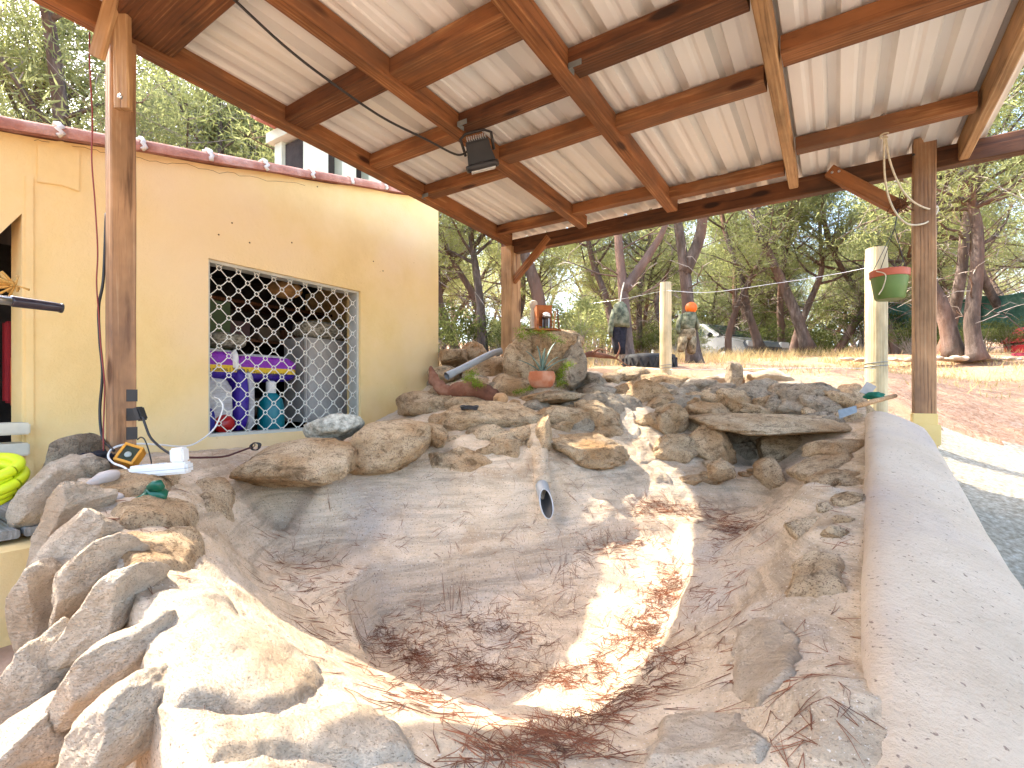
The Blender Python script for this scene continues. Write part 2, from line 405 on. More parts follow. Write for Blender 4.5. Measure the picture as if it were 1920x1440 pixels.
# drop away under the yard, the pond and the house and patio on the left
Z -= .12 * sstep(.05, -.15, poly_sd(YARD, X, Y))
Z = np.where((X < -.0) & (X > -3.1) & (Y < 4.2) , np.minimum(Z, -1.4), Z)
Z = np.where((X <= .45) & (Y < 3.9), np.minimum(Z, -1.4), Z)
def grid_mesh(name, X, Y, Z, mat, parent=None, keep=None):
    ny, nx = X.shape; idx = np.arange(nx * ny).reshape(ny, nx)
    f = np.stack([idx[:-1, :-1], idx[:-1, 1:], idx[1:, 1:], idx[1:, :-1]], -1).reshape(-1, 4)
    co = np.stack([X, Y, Z], -1).reshape(-1, 3)
    if keep is not None:
        kf = keep.ravel()[f].all(1); f = f[kf]
        used = np.unique(f); mp = -np.ones(len(co), int); mp[used] = np.arange(len(used)); co = co[used]; f = mp[f]
    return np_mesh(name, co, f, mat, parent, True)
tag(grid_mesh('ground', X, Y, Z, M['earth']), 'sloping ground covered with brown pine litter and dry straw', 'ground', kind='structure')
# concrete yard on the right
xs = np.linspace(.25, 9, 90); ys = np.linspace(-3, 5.8, 110); X, Y = np.meshgrid(xs, ys)
Z = gz(X, Y) - .01
tag(grid_mesh('concrete_yard', X, Y, Z, M['concrete'], keep=(poly_sd(YARD, X, Y) < .03)), 'rough concrete yard right of the pond wall', 'pavement', kind='structure')
# patio left of the pond, slightly lower than the pond wall
mb = MB(); mb.box((-3.2, -.9, -.86), (2.6, 1.6, .06)); 
M['patio'] = surf('pink_patio_paving', [(.3, (.36, .22, .14)), (.7, (.55, .38, .27))], 6, 9, 'POS', rough=.95, bscale=40, bdist=.006)
tag(mb.build('patio', M['patio']), 'pinkish patio floor outside the pond wall', 'floor', kind='structure')

# ---------------------------------------------------------------- the pond basin
def zc(y): return -.55 + .18 * (y - .9)
bp = []
for a in ((300, 900, -.33), (215, 868, -.29), (250, 866, -.30), (400, 862, -.30), (350, 930, -.36), (250, 960, -.37), (300, 1020, -.40), (200, 960, -.36),
          (500, 856, -.32), (600, 850, -.30), (120, 890, -.30),
          (400, 950, -.42), (385, 1010, -.45), (410, 1060, -.48), (430, 1110, -.49), (500, 1180, -.50), (600, 1255, -.53), (700, 1320, -.55), (800, 1380, -.565), (900, 1425, -.575),
          (300, 1100, -.43), (420, 1200, -.458), (350, 1350, -.465), (500, 1300, -.485), (600, 1400, -.515), (220, 1200, -.43), (280, 1420, -.46), (450, 1420, -.49),
          (450, 1040, -.60), (490, 1110, -.655), (570, 1190, -.685), (640, 1235, -.69), (700, 1275, -.69), (800, 1318, -.685), (900, 1345, -.67), (1000, 1365, -.66),
          (500, 1050, -.67), (600, 1080, -.69), (530, 990, -.62), (600, 1020, -.67),
          (450, 935, -.45), (600, 920, -.45), (640, 960, -.55), (700, 1010, -.64), (700, 1055, -.69), (800, 900, -.43), (800, 950, -.53), (820, 1000, -.62), (830, 1040, -.69),
          (950, 900, -.43), (950, 960, -.56), (980, 1010, -.66), (1100, 900, -.45), (1100, 960, -.58), (1150, 1000, -.65), (1200, 970, -.62),
          (1300, 905, -.50), (1300, 950, -.60), (1400, 950, -.62), (1400, 905, -.50), (1300, 1000, -.65), (1350, 1050, -.66), (1400, 1000, -.62),
          (700, 870, -.36), (820, 840, -.29), (900, 825, -.25), (1000, 835, -.28),
          (1450, 1200, -.60), (1400, 1300, -.62), (1350, 1380, -.63), (1500, 1100, -.52), (1450, 1050, -.57), (1520, 1000, -.44), (1500, 920, -.36), (1480, 960, -.44),
          (1300, 1250, -.69), (1350, 1150, -.68), (1250, 1320, -.68), (1150, 1360, -.67), (1200, 1420, -.64), (1400, 1430, -.58), (1500, 1400, -.55), (1550, 1300, -.52)):
    bp.append(tuple(PZ(*a)))
for a in ((880, 745, 3.6), (1000, 750, 3.7), (1100, 765, 3.6), (1165, 765, 3.5), (1100, 822, 3.2), (1192, 805, 3.3), (1217, 850, 3.08), (1245, 900, 2.84), (1258, 930, 2.74), (1200, 930, 2.72), (1240, 790, 3.4),
          (1300, 800, 3.4), (1300, 762, 3.6), (1400, 762, 3.5), (1500, 755, 3.4), (1450, 855, 3.32), (1550, 785, 3.15), (1400, 845, 3.42), (1540, 850, 2.9),
          (1000, 705, 4.2), (1100, 715, 4.2), (1200, 720, 4.2), (1300, 725, 4.2), (1400, 725, 4.0), (1500, 730, 3.9), (1600, 738, 3.6), (900, 700, 4.4)):
    bp.append(tuple(PD(*a)))
for a in ((300, 850), (400, 842), (480, 840), (560, 832), (640, 817), (690, 798), (740, 772), (785, 735), (812, 714)):
    bp.append(tuple(PX(a[0], a[1], -3.12)))
for y in (.4, .8, 1.3, 1.8, 2.3, 2.8, 3.3, 3.8):
    bp.append((.05 + .03 * y, y, zc(y) - .06))
bz0 = rbf(bp, .035, .002)
INNER = [(-1.30, 1.09), (-1.03, .93), (-.77, .94), (-.6, 1.02), (-.49, 1.17), (-.455, 1.54), (-.48, 2.09), (-.66, 2.56), (-.85, 2.48), (-1.17, 1.97), (-1.41, 1.64), (-1.60, 1.43), (-1.52, 1.24)]
def bz(x, y):
    z = bz0(x, y)
    sd = poly_sd(INNER, x, y)
    t = sstep(.016, -.045, sd)
    dep = .175 - .11 * sstep(1.45, 2.3, y) + .0 * x
    return z - dep * t - .02 * sstep(-.06, -.3, sd)
xs = np.arange(-3.13, .16, .0135); ys = np.arange(-.12, 4.42, .0135); X, Y = np.meshgrid(xs, ys)
Z = bz(X, Y)
for i in range(X.shape[0]):
    for j in range(X.shape[1]):
        x, y = X[i, j], Y[i, j]
        Z[i, j] += .018 * noise.noise((x * 3.3, y * 3.3, 1.7)) + .010 * noise.noise((x * 9, y * 9, 4.7)) + .007 * noise.noise((x * 24, y * 24, 7.7)) + .003 * noise.noise((x * 60, y * 60, 7.7)) + (.030 * (.35 - abs(noise.noise((x * 5, y * 5, 2.2)))) + .016 * (.35 - abs(noise.noise((x * 12, y * 12, 5.2))))) * (1 if y > .62 * -x + 1.0 and y > 2.0 else .35)
sd = poly_sd(POND, X, Y)
Z = np.where(sd > -.02, Z - .6 * sstep(-.02, .045, sd), Z)
POND_E = thing('rock_pond', 'empty walk-in garden pond of sandy mortar ringed with tan stones under the canopy', 'pond', (-1.1, 1.6, -.85))
grid_mesh('basin', X, Y, Z, M['mortar'], POND_E, keep=(sd < .05))
# basin height for things that lie on it
_bx, _by, _bZ = xs, ys, Z
def bh(x, y):
    i = min(max(int((y - _by[0]) / .0135), 0), len(_by) - 2); j = min(max(int((x - _bx[0]) / .0135), 0), len(_bx) - 2)
    fy = (y - _by[i]) / .0135; fx = (x - _bx[j]) / .0135
    return (_bZ[i, j] * (1 - fx) + _bZ[i, j + 1] * fx) * (1 - fy) + (_bZ[i + 1, j] * (1 - fx) + _bZ[i + 1, j + 1] * fx) * fy
def hit(px, py, d0=.4, d1=6.0):
    """first point of the basin along a ray"""
    v = ray(px, py); d = d0
    while d < d1:
        p = v * d
        if _bx[0] < p.x < _bx[-1] and _by[0] < p.y < _by[-1] and p.z < bh(p.x, p.y): return p
        d += .006
    return None

# coping wall on the right
mb = MB(); prof = []
ysn = np.linspace(-.6, 3.62, 60)
n = 13
vs = []
for y in ysn:
    xl = .0 + .042 * y - .01; xr = .405 + .0 * y
    zt = zc(y); zr = zt - .115 + .015 * y
    wob = .006 * noise.noise((y * 3, 0, 0))
    pts = [(xl, -1.1), (xl, zt - .035), (xl + .012, zt - .008), (xl + .045, zt + .004)]
    for k in range(1, 6):
        t = k / 6; pts.append((xl + .045 + (xr - .05 - xl - .045) * t, zt + .004 + (zr - zt) * (t ** 1.7)))
    pts += [(xr - .03, zr - .004), (xr - .006, zr - .022), (xr, zr - .06), (xr - .01, -1.15)]
    end = 1 - max(0, (y - 3.45) / .17) ** 2 * .35
    mid = (xl + xr) / 2
    for (x, z) in pts:
        j = .004 * noise.noise((x * 14, y * 6, z * 9)) + wob
        vs.append((mid + (x - mid) * end + j, y, z - (.05 * max(0, (y - 3.45) / .17) ** 2 if z > -1 else 0) + j))
n = len(vs) // len(ysn); fs = []
for i in range(len(ysn) - 1):
    for k in range(n - 1):
        fs.append((i * n + k, i * n + k + 1, (i + 1) * n + k + 1, (i + 1) * n + k))
fs.append(tuple((len(ysn) - 1) * n + k for k in range(n))); fs.append(tuple(range(n))[::-1])
mb.add(vs, fs); o = mb.build('coping_wall', M['coping'], POND_E, 50)
o['label'] = 'smooth rounded pinkish coping along the right side'

# ---------------------------------------------------------------- stones
_ico = {}
def ico(sub):
    if sub not in _ico:
        bm = bmesh.new(); bmesh.ops.create_icosphere(bm, subdivisions=sub, radius=1)
        _ico[sub] = ([v.co.copy() for v in bm.verts], [tuple(v.index for v in f.verts) for f in bm.faces]); bm.free()
    return _ico[sub]
def stone_mesh(seed, box=.55, chop=12, rough=.12, sub=4, fine=True):
    """unit stone: rounded box with flat chipped faces and a rough skin"""
    rnd = random.Random(seed); vs, fs = ico(sub)
    planes = []
    for _ in range(chop):
        d = Vector((rnd.gauss(0, 1), rnd.gauss(0, 1), rnd.gauss(0, 1))).normalized(); planes.append((d, rnd.uniform(.62, .92)))
    out = []
    for v in vs:
        p = Vector([math.copysign(abs(c) ** box, c) for c in v]); p = p * .5 + v * .5 * 1.1
        for d, o in planes:
            k = p.dot(d)
            if k > o: p = p - d * (k - o) * .88
        q = p * 1.3 + Vector((seed * 7.1, seed * 3.3, 0))
        r_ = 1 + rough * 1.3 * noise.noise(q) + rough * .7 * noise.noise(q * 2.7) + rough * .35 * noise.noise(q * 6.5) + rough * .16 * noise.noise(q * 15)
        if fine: r_ += rough * (.28 * (.5 - abs(noise.noise(q * 3.9))) + .16 * (.5 - abs(noise.noise(q * 9))) + .09 * (.5 - abs(noise.noise(q * 21))))
        out.append(p * r_)
    return out, fs
_sc = [100]
def stone(cx, cy, hw, hh, ang, d, dep, mat='rock', parent=POND_E, box=.6, chop=12, rough=.13, sub=None, name='stone', label=None, push=.5):
    """stone seen at pixel (cx, cy), hw x hh pixels half size, turned ang degrees, d metres away and dep metres half deep"""
    _sc[0] += 1
    sub = sub or (5 if max(hw, hh) > 62 else 4 if max(hw, hh) > 18 else 3)
    vs, fs = stone_mesh(_sc[0], box, chop, rough, sub)
    a = R(ang); e1 = RIGHT * math.cos(a) + UP * math.sin(a); e2 = -RIGHT * math.sin(a) + UP * math.cos(a)
    c = PD(cx, cy, d) + FWD * dep * push; hw *= 1.17; hh *= 1.1
    W1, H1 = hw / F * d, hh / F * d
    mb = MB(); mb.add([c + e1 * p.x * W1 + e2 * p.z * H1 + FWD * p.y * dep for p in vs], fs)
    o = mb.build(name, M[mat], parent, True, fixn=False)
    if label: o['label'] = label
    return o
for a in [
    # ledge under the window
     (815, 815, 26, 20, -20, 2.8, .1),  (785, 762, 42, 26, 15, 3.5, .2),
    (955, 842, 40, 22, -12, 2.78, .1), (1018, 822, 17, 42, -4, 2.8, .09),  (1010, 770, 26, 24, 0, 3.5, .15, 'rock_grey'),
    (1125, 782, 48, 30, -10, 3.35, .2), (1032, 745, 56, 12, 3, 3.55, .2), (870, 735, 60, 18, 0, 3.9, .25),
    # standing boulders behind the plant pot
    (1030, 664, 56, 46, -6, 4.0, .26), (985, 650, 26, 40, 12, 4.05, .18), (972, 690, 26, 56, 6, 3.9, .15), (1076, 690, 20, 52, -8, 3.9, .14, 'rock_grey'), (962, 728, 42, 30, 10, 3.8, .2),
    # back left heap
    (850, 668, 32, 19, 0, 4.6, .2), (886, 662, 20, 19, 0, 4.7, .15), (915, 692, 42, 26, 10, 4.3, .2), (838, 702, 30, 16, 0, 4.4, .15), (905, 720, 30, 16, 0, 4.1, .2),
    # wall along the back
    (1110, 722, 34, 24, 0, 4.0, .2, 'rock_grey'), (1122, 745, 34, 30, 5, 3.75, .18, 'rock_grey'), (1150, 712, 24, 13, 0, 4.2, .2), (1188, 706, 30, 16, 0, 4.3, .22), (1172, 737, 22, 14, 30, 3.85, .1),
    (1228, 750, 54, 30, -14, 3.7, .2), (1226, 714, 38, 16, 0, 4.2, .22), (1266, 722, 36, 20, -8, 4.0, .2), (1322, 730, 40, 19, 8, 3.9, .2, 'rock_grey'), (1368, 714, 50, 15, 4, 4.25, .25, 'rock_pale'),
    (1384, 702, 13, 27, 0, 4.0, .08, 'rock_grey'), (1452, 713, 46, 19, 3, 4.0, .22, 'rock_pale'), (1455, 738, 58, 24, 5, 3.6, .2, 'rock_grey'), (1545, 746, 74, 28, -3, 3.5, .25, 'rock_grey'),
    (1385, 758, 40, 26, 0, 3.5, .16), (1258, 792, 28, 34, -18, 3.3, .13), (1340, 776, 42, 19, -10, 3.4, .16), (1430, 776, 48, 15, -12, 3.4, .16), (1300, 755, 40, 18, 0, 3.65, .18),
     (1335, 842, 42, 42, 30, 3.1, .16), (1356, 884, 20, 20, 0, 2.85, .08), (1490, 848, 54, 32, 10, 3.2, .16), (1455, 898, 22, 30, 30, 2.8, .1),

    # along the coping
    (1580, 845, 44, 22, 10, 2.6, .16), (1574, 882, 54, 24, 12, 2.42, .15), (1578, 916, 50, 30, 8, 2.2, .13), (1546, 955, 44, 40, 5, 1.97, .1, 'rock_pale'), (1552, 1018, 66, 50, -8, 1.72, .1), 
    
    # left ledge
    
    
]:
    stone(*a)
for a in [(532, 876, 94, 38, 2, 2.32, .23), (722, 842, 78, 42, 5, 2.64, .26), (920, 790, 80, 32, 0, 3.05, .3), (1102, 849, 68, 26, 2, 2.9, .28), (1490, 799, 136, 19, -1, 3.08, .34)]:
    stone(*a, box=.36, chop=7, rough=.09)
# outer row of slabs leaning on the front wall
for a in [
    (112, 852, 32, 30, 50, 1.98, .12, 'rock_grey'), (84, 930, 78, 38, 58, 1.78, .13, 'rock_pale'), (96, 996, 88, 40, 56, 1.52, .12, 'rock_pale'), (98, 1060, 104, 46, 56, 1.30, .12, 'rock_pale'),
    (142, 1105, 96, 38, 50, 1.16, .1, 'rock_pale'), (172, 1165, 96, 44, 46, 1.03, .1, 'rock_pale'), (152, 1290, 118, 52, 48, .88, .1, 'rock_pale'), (196, 1408, 124, 68, 44, .72, .1, 'rock_pale'),
    (56, 1150, 36, 90, 4, 1.2, .1, 'rock_pale'), (60, 1330, 46, 130, 2, .98, .1, 'rock_pale'), (20, 1420, 70, 60, 20, .85, .1, 'rock_pale')]:
    stone(*a, box=.55, rough=.075)
# ---------------------------------------------------------------- timber canopy
def zb(y): return 1.35 + (3.85 - y) * .035          # underside of the rafters
CAN = thing('timber_canopy', 'open timber canopy with white ribbed metal roof sheets over the pond', 'canopy', (-2.5, .87, -.29))
def beam(name, p0, p1, w, h, mat, parent, up=UP, label=None, bev=.006, seg=8, wob=.004):
    """timber from p0 to p1, local x along the grain"""
    p0, p1 = Vector(p0), Vector(p1); L = (p1 - p0).length; ax = (p1 - p0).normalized()
    az = (up - ax * up.dot(ax)); az = az.normalized() if az.length > 1e-4 else ax.orthogonal().normalized()
    ay = az.cross(ax)
    sd = (p0.x * 3 + p0.y * 7 + p1.z) % 17
    ring = []; hw, hh = w / 2, h / 2
    for (a, b_) in ((hw, hh - bev), (hw - bev, hh), (-hw + bev, hh), (-hw, hh - bev), (-hw, -hh + bev), (-hw + bev, -hh), (hw - bev, -hh), (hw, -hh + bev)): ring.append((a, b_))
    vs = []; fs = []
    for i in range(seg + 1):
        x = L * (i / seg)
        oy, oz = wob * noise.noise((x * 1.7, sd, 1)), wob * noise.noise((x * 1.7, sd, 5))
        for a, b_ in ring: vs.append((x, a + oy + wob * .3 * noise.noise((x * 5, a * 20, sd)), b_ + oz))
    for i in range(seg):
        for k in range(8): fs.append((i * 8 + k, i * 8 + (k + 1) % 8, (i + 1) * 8 + (k + 1) % 8, (i + 1) * 8 + k))
    fs.append(tuple(range(8))[::-1]); fs.append(tuple(seg * 8 + k for k in range(8)))
    mb = MB(); mb.add(vs, fs)
    Wm = Matrix.Translation(p0) @ Matrix((ax, ay, az)).transposed().to_4x4()
    o = mb.build(name, M[mat], parent, False, Wm)
    if label: o['label'] = label
    return o
def bm_y(name, x, y0, y1, w, h, mat, dz=0.0, **k):
    return beam(name, (x, y0, zb(y0) + h / 2 + dz), (x, y1, zb(y1) + h / 2 + dz), w, h, mat, CAN, **k)
YF, YB = -.15, 3.93
RX = [-2.48, -1.73, -1.02, -.235, .61]
# rafters front to back
bm_y('rafter', RX[0], YF, 3.80, .07, .12, 'wood', label='dark red-brown rafter along the house side')
bm_y('rafter', RX[1], YF, 3.74, .075, .10, 'wood')
bm_y('rafter', RX[2], YF, 3.76, .08, .10, 'wood')
bm_y('rafter', RX[3], YF, 3.76, .055, .10, 'wood_pale', label='pale narrow rafter')
bm_y('rafter', RX[4], YF, 3.90, .05, .13, 'wood_pale', label='pale rafter along the open yard side')
# back beam
bb = beam('back_beam', (-2.58, 3.86, 1.345), (1.0, 3.86, 1.40), .075, .12, 'wood_dark', CAN)
# short cross pieces between the rafters, staggered as they were nailed
for i, lst in enumerate([[(3.57, .07, 'wood'), (2.69, .10, 'wood'), (2.19, .09, 'wood'), (1.64, .13, 'wood_dark'), (.92, .24, 'wood_dark'), (.3, .1, 'wood')],
                         [(3.50, .08, 'wood'), (2.53, .11, 'wood'), (2.14, .10, 'wood_dark'), (1.68, .17, 'wood'), (.9, .1, 'wood')],
                         [(3.57, .08, 'wood'), (2.58, .11, 'wood'), (2.02, .12, 'wood_dark'), (1.50, .10, 'wood_dark'), (.9, .1, 'wood')],
                         [(3.30, .085, 'wood'), (2.41, .12, 'wood'), (1.97, .10, 'wood'), (1.4, .1, 'wood'), (.8, .1, 'wood')]]):
    for y, wd, mt in lst:
        xa, xb = RX[i] + .04, RX[i + 1] - .04
        z = zb(y) + .06
        beam('cross_piece', (xa, y + .01, z), (xb, y - .01, z), wd, .075, mt, CAN)
# roof sheets, trapezoid ribs running front to back
def sheet(x0, x1, lift, name='roof_sheet'):
    prof = []; x = x0; pitch = .205; k = 0
    zt = .0
    while x < x1 - 1e-6:
        for dx, dz in ((0, 0), (.045, 0), (.06, .006), (.075, .006), (.09, 0), (.130, 0), (.147, .042), (.183, .042), (.200, 0)):
            if x + dx <= x1: prof.append((x + dx, dz))
        x += pitch
    ysn = [YF - .1 + (YB + .07 - YF + .1) * t / 12 for t in range(13)]
    vs = []; fs = []
    for y in ysn:
        for (px, dz) in prof: vs.append((px, y, zb(y) + .105 + lift + dz + .002 * noise.noise((px * 3, y * 2, 0))))
    n = len(prof)
    for i in range(len(ysn) - 1):
        for k in range(n - 1): fs.append((i * n + k, i * n + k + 1, (i + 1) * n + k + 1, (i + 1) * n + k))
    # underside copy gives the sheet its thickness
    m_ = len(vs); vs += [(a, b_, c + .0012) for a, b_, c in vs]; fs += [tuple(q + m_ for q in f)[::-1] for f in fs]
    mb = MB(); mb.add(vs, fs); return mb.build(name, M['sheet'], CAN, False, fixn=False)
xe = [-2.56, -1.62, -.80, .02, .66]
for i in range(4): sheet(xe[i], xe[i + 1] + .06, .010 * (i % 2))
# posts
beam('post', (-2.47, .87, -.34), (-2.47, .87, zb(.87)), .058, .09, 'wood_post', CAN, up=Vector((0, 1, 0)), label='weathered front post beside the house wall with scorched patches')
beam('post', (-2.50, 3.86, -.1), (-2.50, 3.86, 1.345), .115, .16, 'wood_pale', CAN, up=Vector((0, 1, 0)), label='pale back post behind the standing boulders')
pb = beam('post', (.43, 3.80, -.105), (.43, 3.80, 1.50), .105, .10, 'wood_post', CAN, up=Vector((0, 1, 0)), label='square back post on a yellow painted foot beside the coping')
mb = MB(); mb.box((0, 0, -.44), (.058, .056, .155)); mb.box((0, 0, -.225), (.070, .068, .06)); mb.box((0, 0, -.135), (.0575, .0555, .032))
c_, s_ = C, S
mb.build('post_foot', M['yellow'], CAN, False, Matrix.Translation((.43, 3.80, 0)), bevel=.004)
# braces
beam('brace', PY(1555, 322, 3.80), PY(1690, 392, 3.80) + Vector((0, 0, 0)), .075, .075, 'wood', CAN, label='brace from the back beam to the yard-side post')
beam('brace', PY(962, 528, 3.83), PY(1030, 445, 3.83), .06, .045, 'wood', CAN, up=Vector((0, 1, 0)), label='short brace on the pale back post')
# boards fixed to the top of the front post
q = Vector((-2.47, .87, 0))
beam('brace', PD(232, 205, 1.98), PD(228, -60, 1.95), .06, .03, 'wood_pale', CAN, up=FWD, label='short board screwed to the front post face')
beam('brace', PD(182, 108, 1.96), PD(222, -40, 1.92), .055, .03, 'wood_pale', CAN, up=FWD, label='pale slanting board at the top of the front post')
# screw heads and brackets
mb = MB()
for (px, py, d) in ((225, 181, 1.93),): mb.lathe(PD(px, py, d), [(.009, -.004), (.009, .003), (.005, .006)], 10, Matrix((RIGHT, UP, -FWD)).transposed())
mb.build('screw', M['steel'], CAN)
for (px, py, d) in ((1560, 323, 3.0), (1573, 321, 2.98)):
    mb = MB(); mb.lathe(PY(px, py, 3.76), [(.008, -.004), (.008, .003), (.004, .006)], 10, Matrix((RIGHT, UP, -FWD)).transposed()); mb.build('screw', M['steel'], CAN)
for (px, py, d) in ((1713, 290, 2.93), (1737, 288, 2.93)):
    mb = MB(); mb.lathe(PD(px, py, d), [(.007, -.004), (.007, .003), (.004, .006)], 10, Matrix((RIGHT, UP, -FWD)).transposed()); mb.build('screw', M['black'], CAN)
for (x, y) in ((-1.05 + .075, 2.02), (-1.73 + .06, 2.12), (-2.5 + .045, 2.69)):
    mb = MB(); z = zb(y); mb.box((x + .03, y - .055, z + .012), (.03, .002, .012)); mb.box((x, y - .03, z + .012), (.002, .027, .012))
    mb.build('angle_bracket', M['zinc'], CAN)

# ---------------------------------------------------------------- house
WX = -3.12; WK = WX / -2.95
def ez(y):                                            # top of the wall along the gable
    return 1.22 * WK + .222 * (y - 1.113 * WK)
HOUSE = thing('ochre_house', 'low ochre-rendered house with red tile edge and barred window beside the pond', 'house', (WX - 1.5, 1.4, -.85))
wy0, wz0 = PX(391, 484, WX).y, PX(391, 484, WX).z
wy1 = PX(676, 547, WX).y; wz1 = PX(391, 820, WX).z
HY = PX(822, 500, WX).y; DY = PX(41, 600, WX).y
YL = -1.2
def wall_with_holes(name, outer, holes, x, th, mat):
    bm = bmesh.new(); ed = []
    for loop in [outer] + holes:
        vs = [bm.verts.new((x, a, b_)) for a, b_ in loop]
        for i in range(len(vs)): ed.append(bm.edges.new((vs[i], vs[(i + 1) % len(vs)])))
    bmesh.ops.triangle_fill(bm, use_beauty=True, edges=ed)
    r_ = bmesh.ops.extrude_face_region(bm, geom=bm.faces[:])
    for e in r_['geom']:
        if isinstance(e, bmesh.types.BMVert): e.co.x -= th
    bmesh.ops.recalc_face_normals(bm, faces=bm.faces[:])
    me = bpy.data.meshes.new(name); bm.to_mesh(me); bm.free(); me.materials.append(mat)
    return link(bpy.data.objects.new(name, me), HOUSE)
arch = [(DY, -1.0)]
za = PX(41, 400, WX).z
for k in range(0, 11):
    t = k / 10; arch.append((DY - .85 * (1 - math.cos(t * math.pi)) / 2, za - .16 + .0 + .0) if False else (DY - .85 * t, za - .42 * (t if t < .12 else .12 + (t - .12) * .2) * 3.2))
outer = [(YL, -1.0), (YL, ez(YL))] + [(YL + (HY - YL) * k / 24, ez(YL + (HY - YL) * k / 24) + .006 * math.sin(k * 1.7)) for k in range(1, 25)] + [(HY, -.6), (2.2, -1.0)] + arch
wall = wall_with_holes('wall', outer, [[(wy0, wz1), (wy1, wz1), (wy1, wz0), (wy0, wz0)]], WX, .16, M['ochre'])
# other walls and roof deck
mb = MB(); mb.box((WX - 1.9, HY - .08, .3), (1.74, .08, 1.35)); mb.build('wall', M['ochre'], HOUSE)
mb = MB(); mb.box((WX - 3.6, 1.1, .2), (.08, 2.3, 1.2)); mb.build('wall', M['ochre'], HOUSE)
mb = MB()
mb.add([(WX + .0, YL, ez(YL) + .005), (WX + .0, HY, ez(HY) + .005), (WX - 3.8, HY, ez(HY) + .005), (WX - 3.8, YL, ez(YL) + .005),
        (WX + .0, YL, ez(YL) + .05), (WX + .0, HY, ez(HY) + .05), (WX - 3.8, HY, ez(HY) + .05), (WX - 3.8, YL, ez(YL) + .05)],
       [(0, 1, 2, 3), (4, 7, 6, 5), (0, 4, 5, 1), (1, 5, 6, 2), (2, 6, 7, 3), (3, 7, 4, 0)])
mb.build('roof', M['rooftile'], HOUSE)
# half-round tiles capping the gable edge, with mortar joints
yy = YL
k = 0
while yy < HY + .02:
    L = .36; mb = MB(); pts = []
    n = 9; vs = []; fs = []
    for i, t in enumerate((0, .5, 1)):
        y = yy + L * t; r_ = .052 - .006 * t + .003 * noise.noise((y * 7, 0, 0))
        for a in range(n):
            th = -math.pi * .62 + math.pi * 1.24 * a / (n - 1)
            vs.append((WX + .004 + r_ * math.sin(th) * 1.0, y, ez(y) + .018 + .0 + r_ * math.cos(th)))
    for i in range(2):
        for a in range(n - 1): fs.append((i * n + a, i * n + a + 1, (i + 1) * n + a + 1, (i + 1) * n + a))
    m_ = len(vs); vs += [(WX + .004 + (a - WX - .004) * .82, b_, ez(b_) + .018 + (c - ez(b_) - .018) * .82) for a, b_, c in vs]; fs += [tuple(q + m_ for q in f)[::-1] for f in fs]
    fs += [(a, a + 1, m_ + a + 1, m_ + a) for a in range(n - 1)]
    mb.add(vs, fs); tl = mb.build('roof_tile', M['rooftile'], HOUSE, True)
    mb = MB(); mb.tube([(WX + .004 + .055 * math.sin(th), yy + .01 * math.sin(th * 9 + k), ez(yy) + .02 + .055 * math.cos(th)) for th in [(-1.9 + 3.8 * q / 12) for q in range(13)]], .012, 6)
    mb.build('mortar_joint', M['limewash'], HOUSE, True)
    yy += L - .02; k += 1
# repaired plaster square, raised jamb band and a hairline crack below the tiles
mb = MB(); mb.prism([PX(a, b_, WX - .02) for a, b_ in ((66, 272), (112, 266), (147, 284), (146, 362), (112, 350), (66, 344))], (.026, 0, 0)); mb.build('plaster_patch', M['ochre'], HOUSE, bevel=.003)
mb = MB(); mb.prism([PX(a, b_, WX - .02) for a, b_ in ((43, 330), (61, 334), (62, 900), (43, 902))], (.027, 0, 0)); mb.build('jamb_band', M['ochre'], HOUSE, bevel=.004)
rnd = random.Random(6); cr = [(62, 262), (100, 266), (145, 275), (190, 284), (262, 296), (300, 304), (350, 309), (400, 322), (450, 328), (520, 340), (585, 348)]
mb = MB(); mb.tube([PX(a + rnd.uniform(-3, 3), b_ + rnd.uniform(-2.5, 2.5), WX - .0005) for a, b_ in [(x0 + (x1 - x0) * t / 4, y0 + (y1 - y0) * t / 4) for (x0, y0), (x1, y1) in zip(cr, cr[1:]) for t in range(4)]], .0016, 4); mb.build('crack', plain('dark_crack', (.20, .10, .035), .95), HOUSE)
for a, b_ in ((468, 455), (547, 455), (435, 418), (718, 508), (595, 350), (410, 440), (700, 490)):
    mb = MB(); mb.lathe(PX(a, b_, WX), [(.006, -.003), (.005, .002)], 8, Matrix.Rotation(R(90), 3, 'Y')); mb.build('nail_hole', plain('dark_hole', (.12, .06, .02), .95), HOUSE)
# window frame, bars, sill shelf
fx = WX - .045
def rect_frame(name, y0, y1, z0, z1, t, x, dep, mat):
    mb = MB()
    mb.box((x, (y0 + y1) / 2, z1 - t / 2), (dep, (y1 - y0) / 2, t / 2)); mb.box((x, (y0 + y1) / 2, z0 + t / 2), (dep, (y1 - y0) / 2, t / 2))
    mb.box((x, y0 + t / 2, (z0 + z1) / 2), (dep * .98, t / 2, (z1 - z0) / 2 - t)); mb.box((x, y1 - t / 2, (z0 + z1) / 2), (dep * .98, t / 2, (z1 - z0) / 2 - t))
    return mb
WIN = rect_frame('window_frame', wy0 - .004, wy1 + .004, wz1 - .004, wz0 + .004, .022, fx - .02, .045, None).build('window_frame', M['frame_grey'], HOUSE)
mb = MB(); cell = .118; rr = .0030; x = fx + .012
y0, y1, z0, z1 = wy0 + .018, wy1 - .018, wz1 + .018, wz0 - .018
ny = int((y1 - y0) / cell) + 2; nz_ = int((z1 - z0) / cell) + 2
def inside(a, b_): return y0 <= a <= y1 and z0 <= b_ <= z1
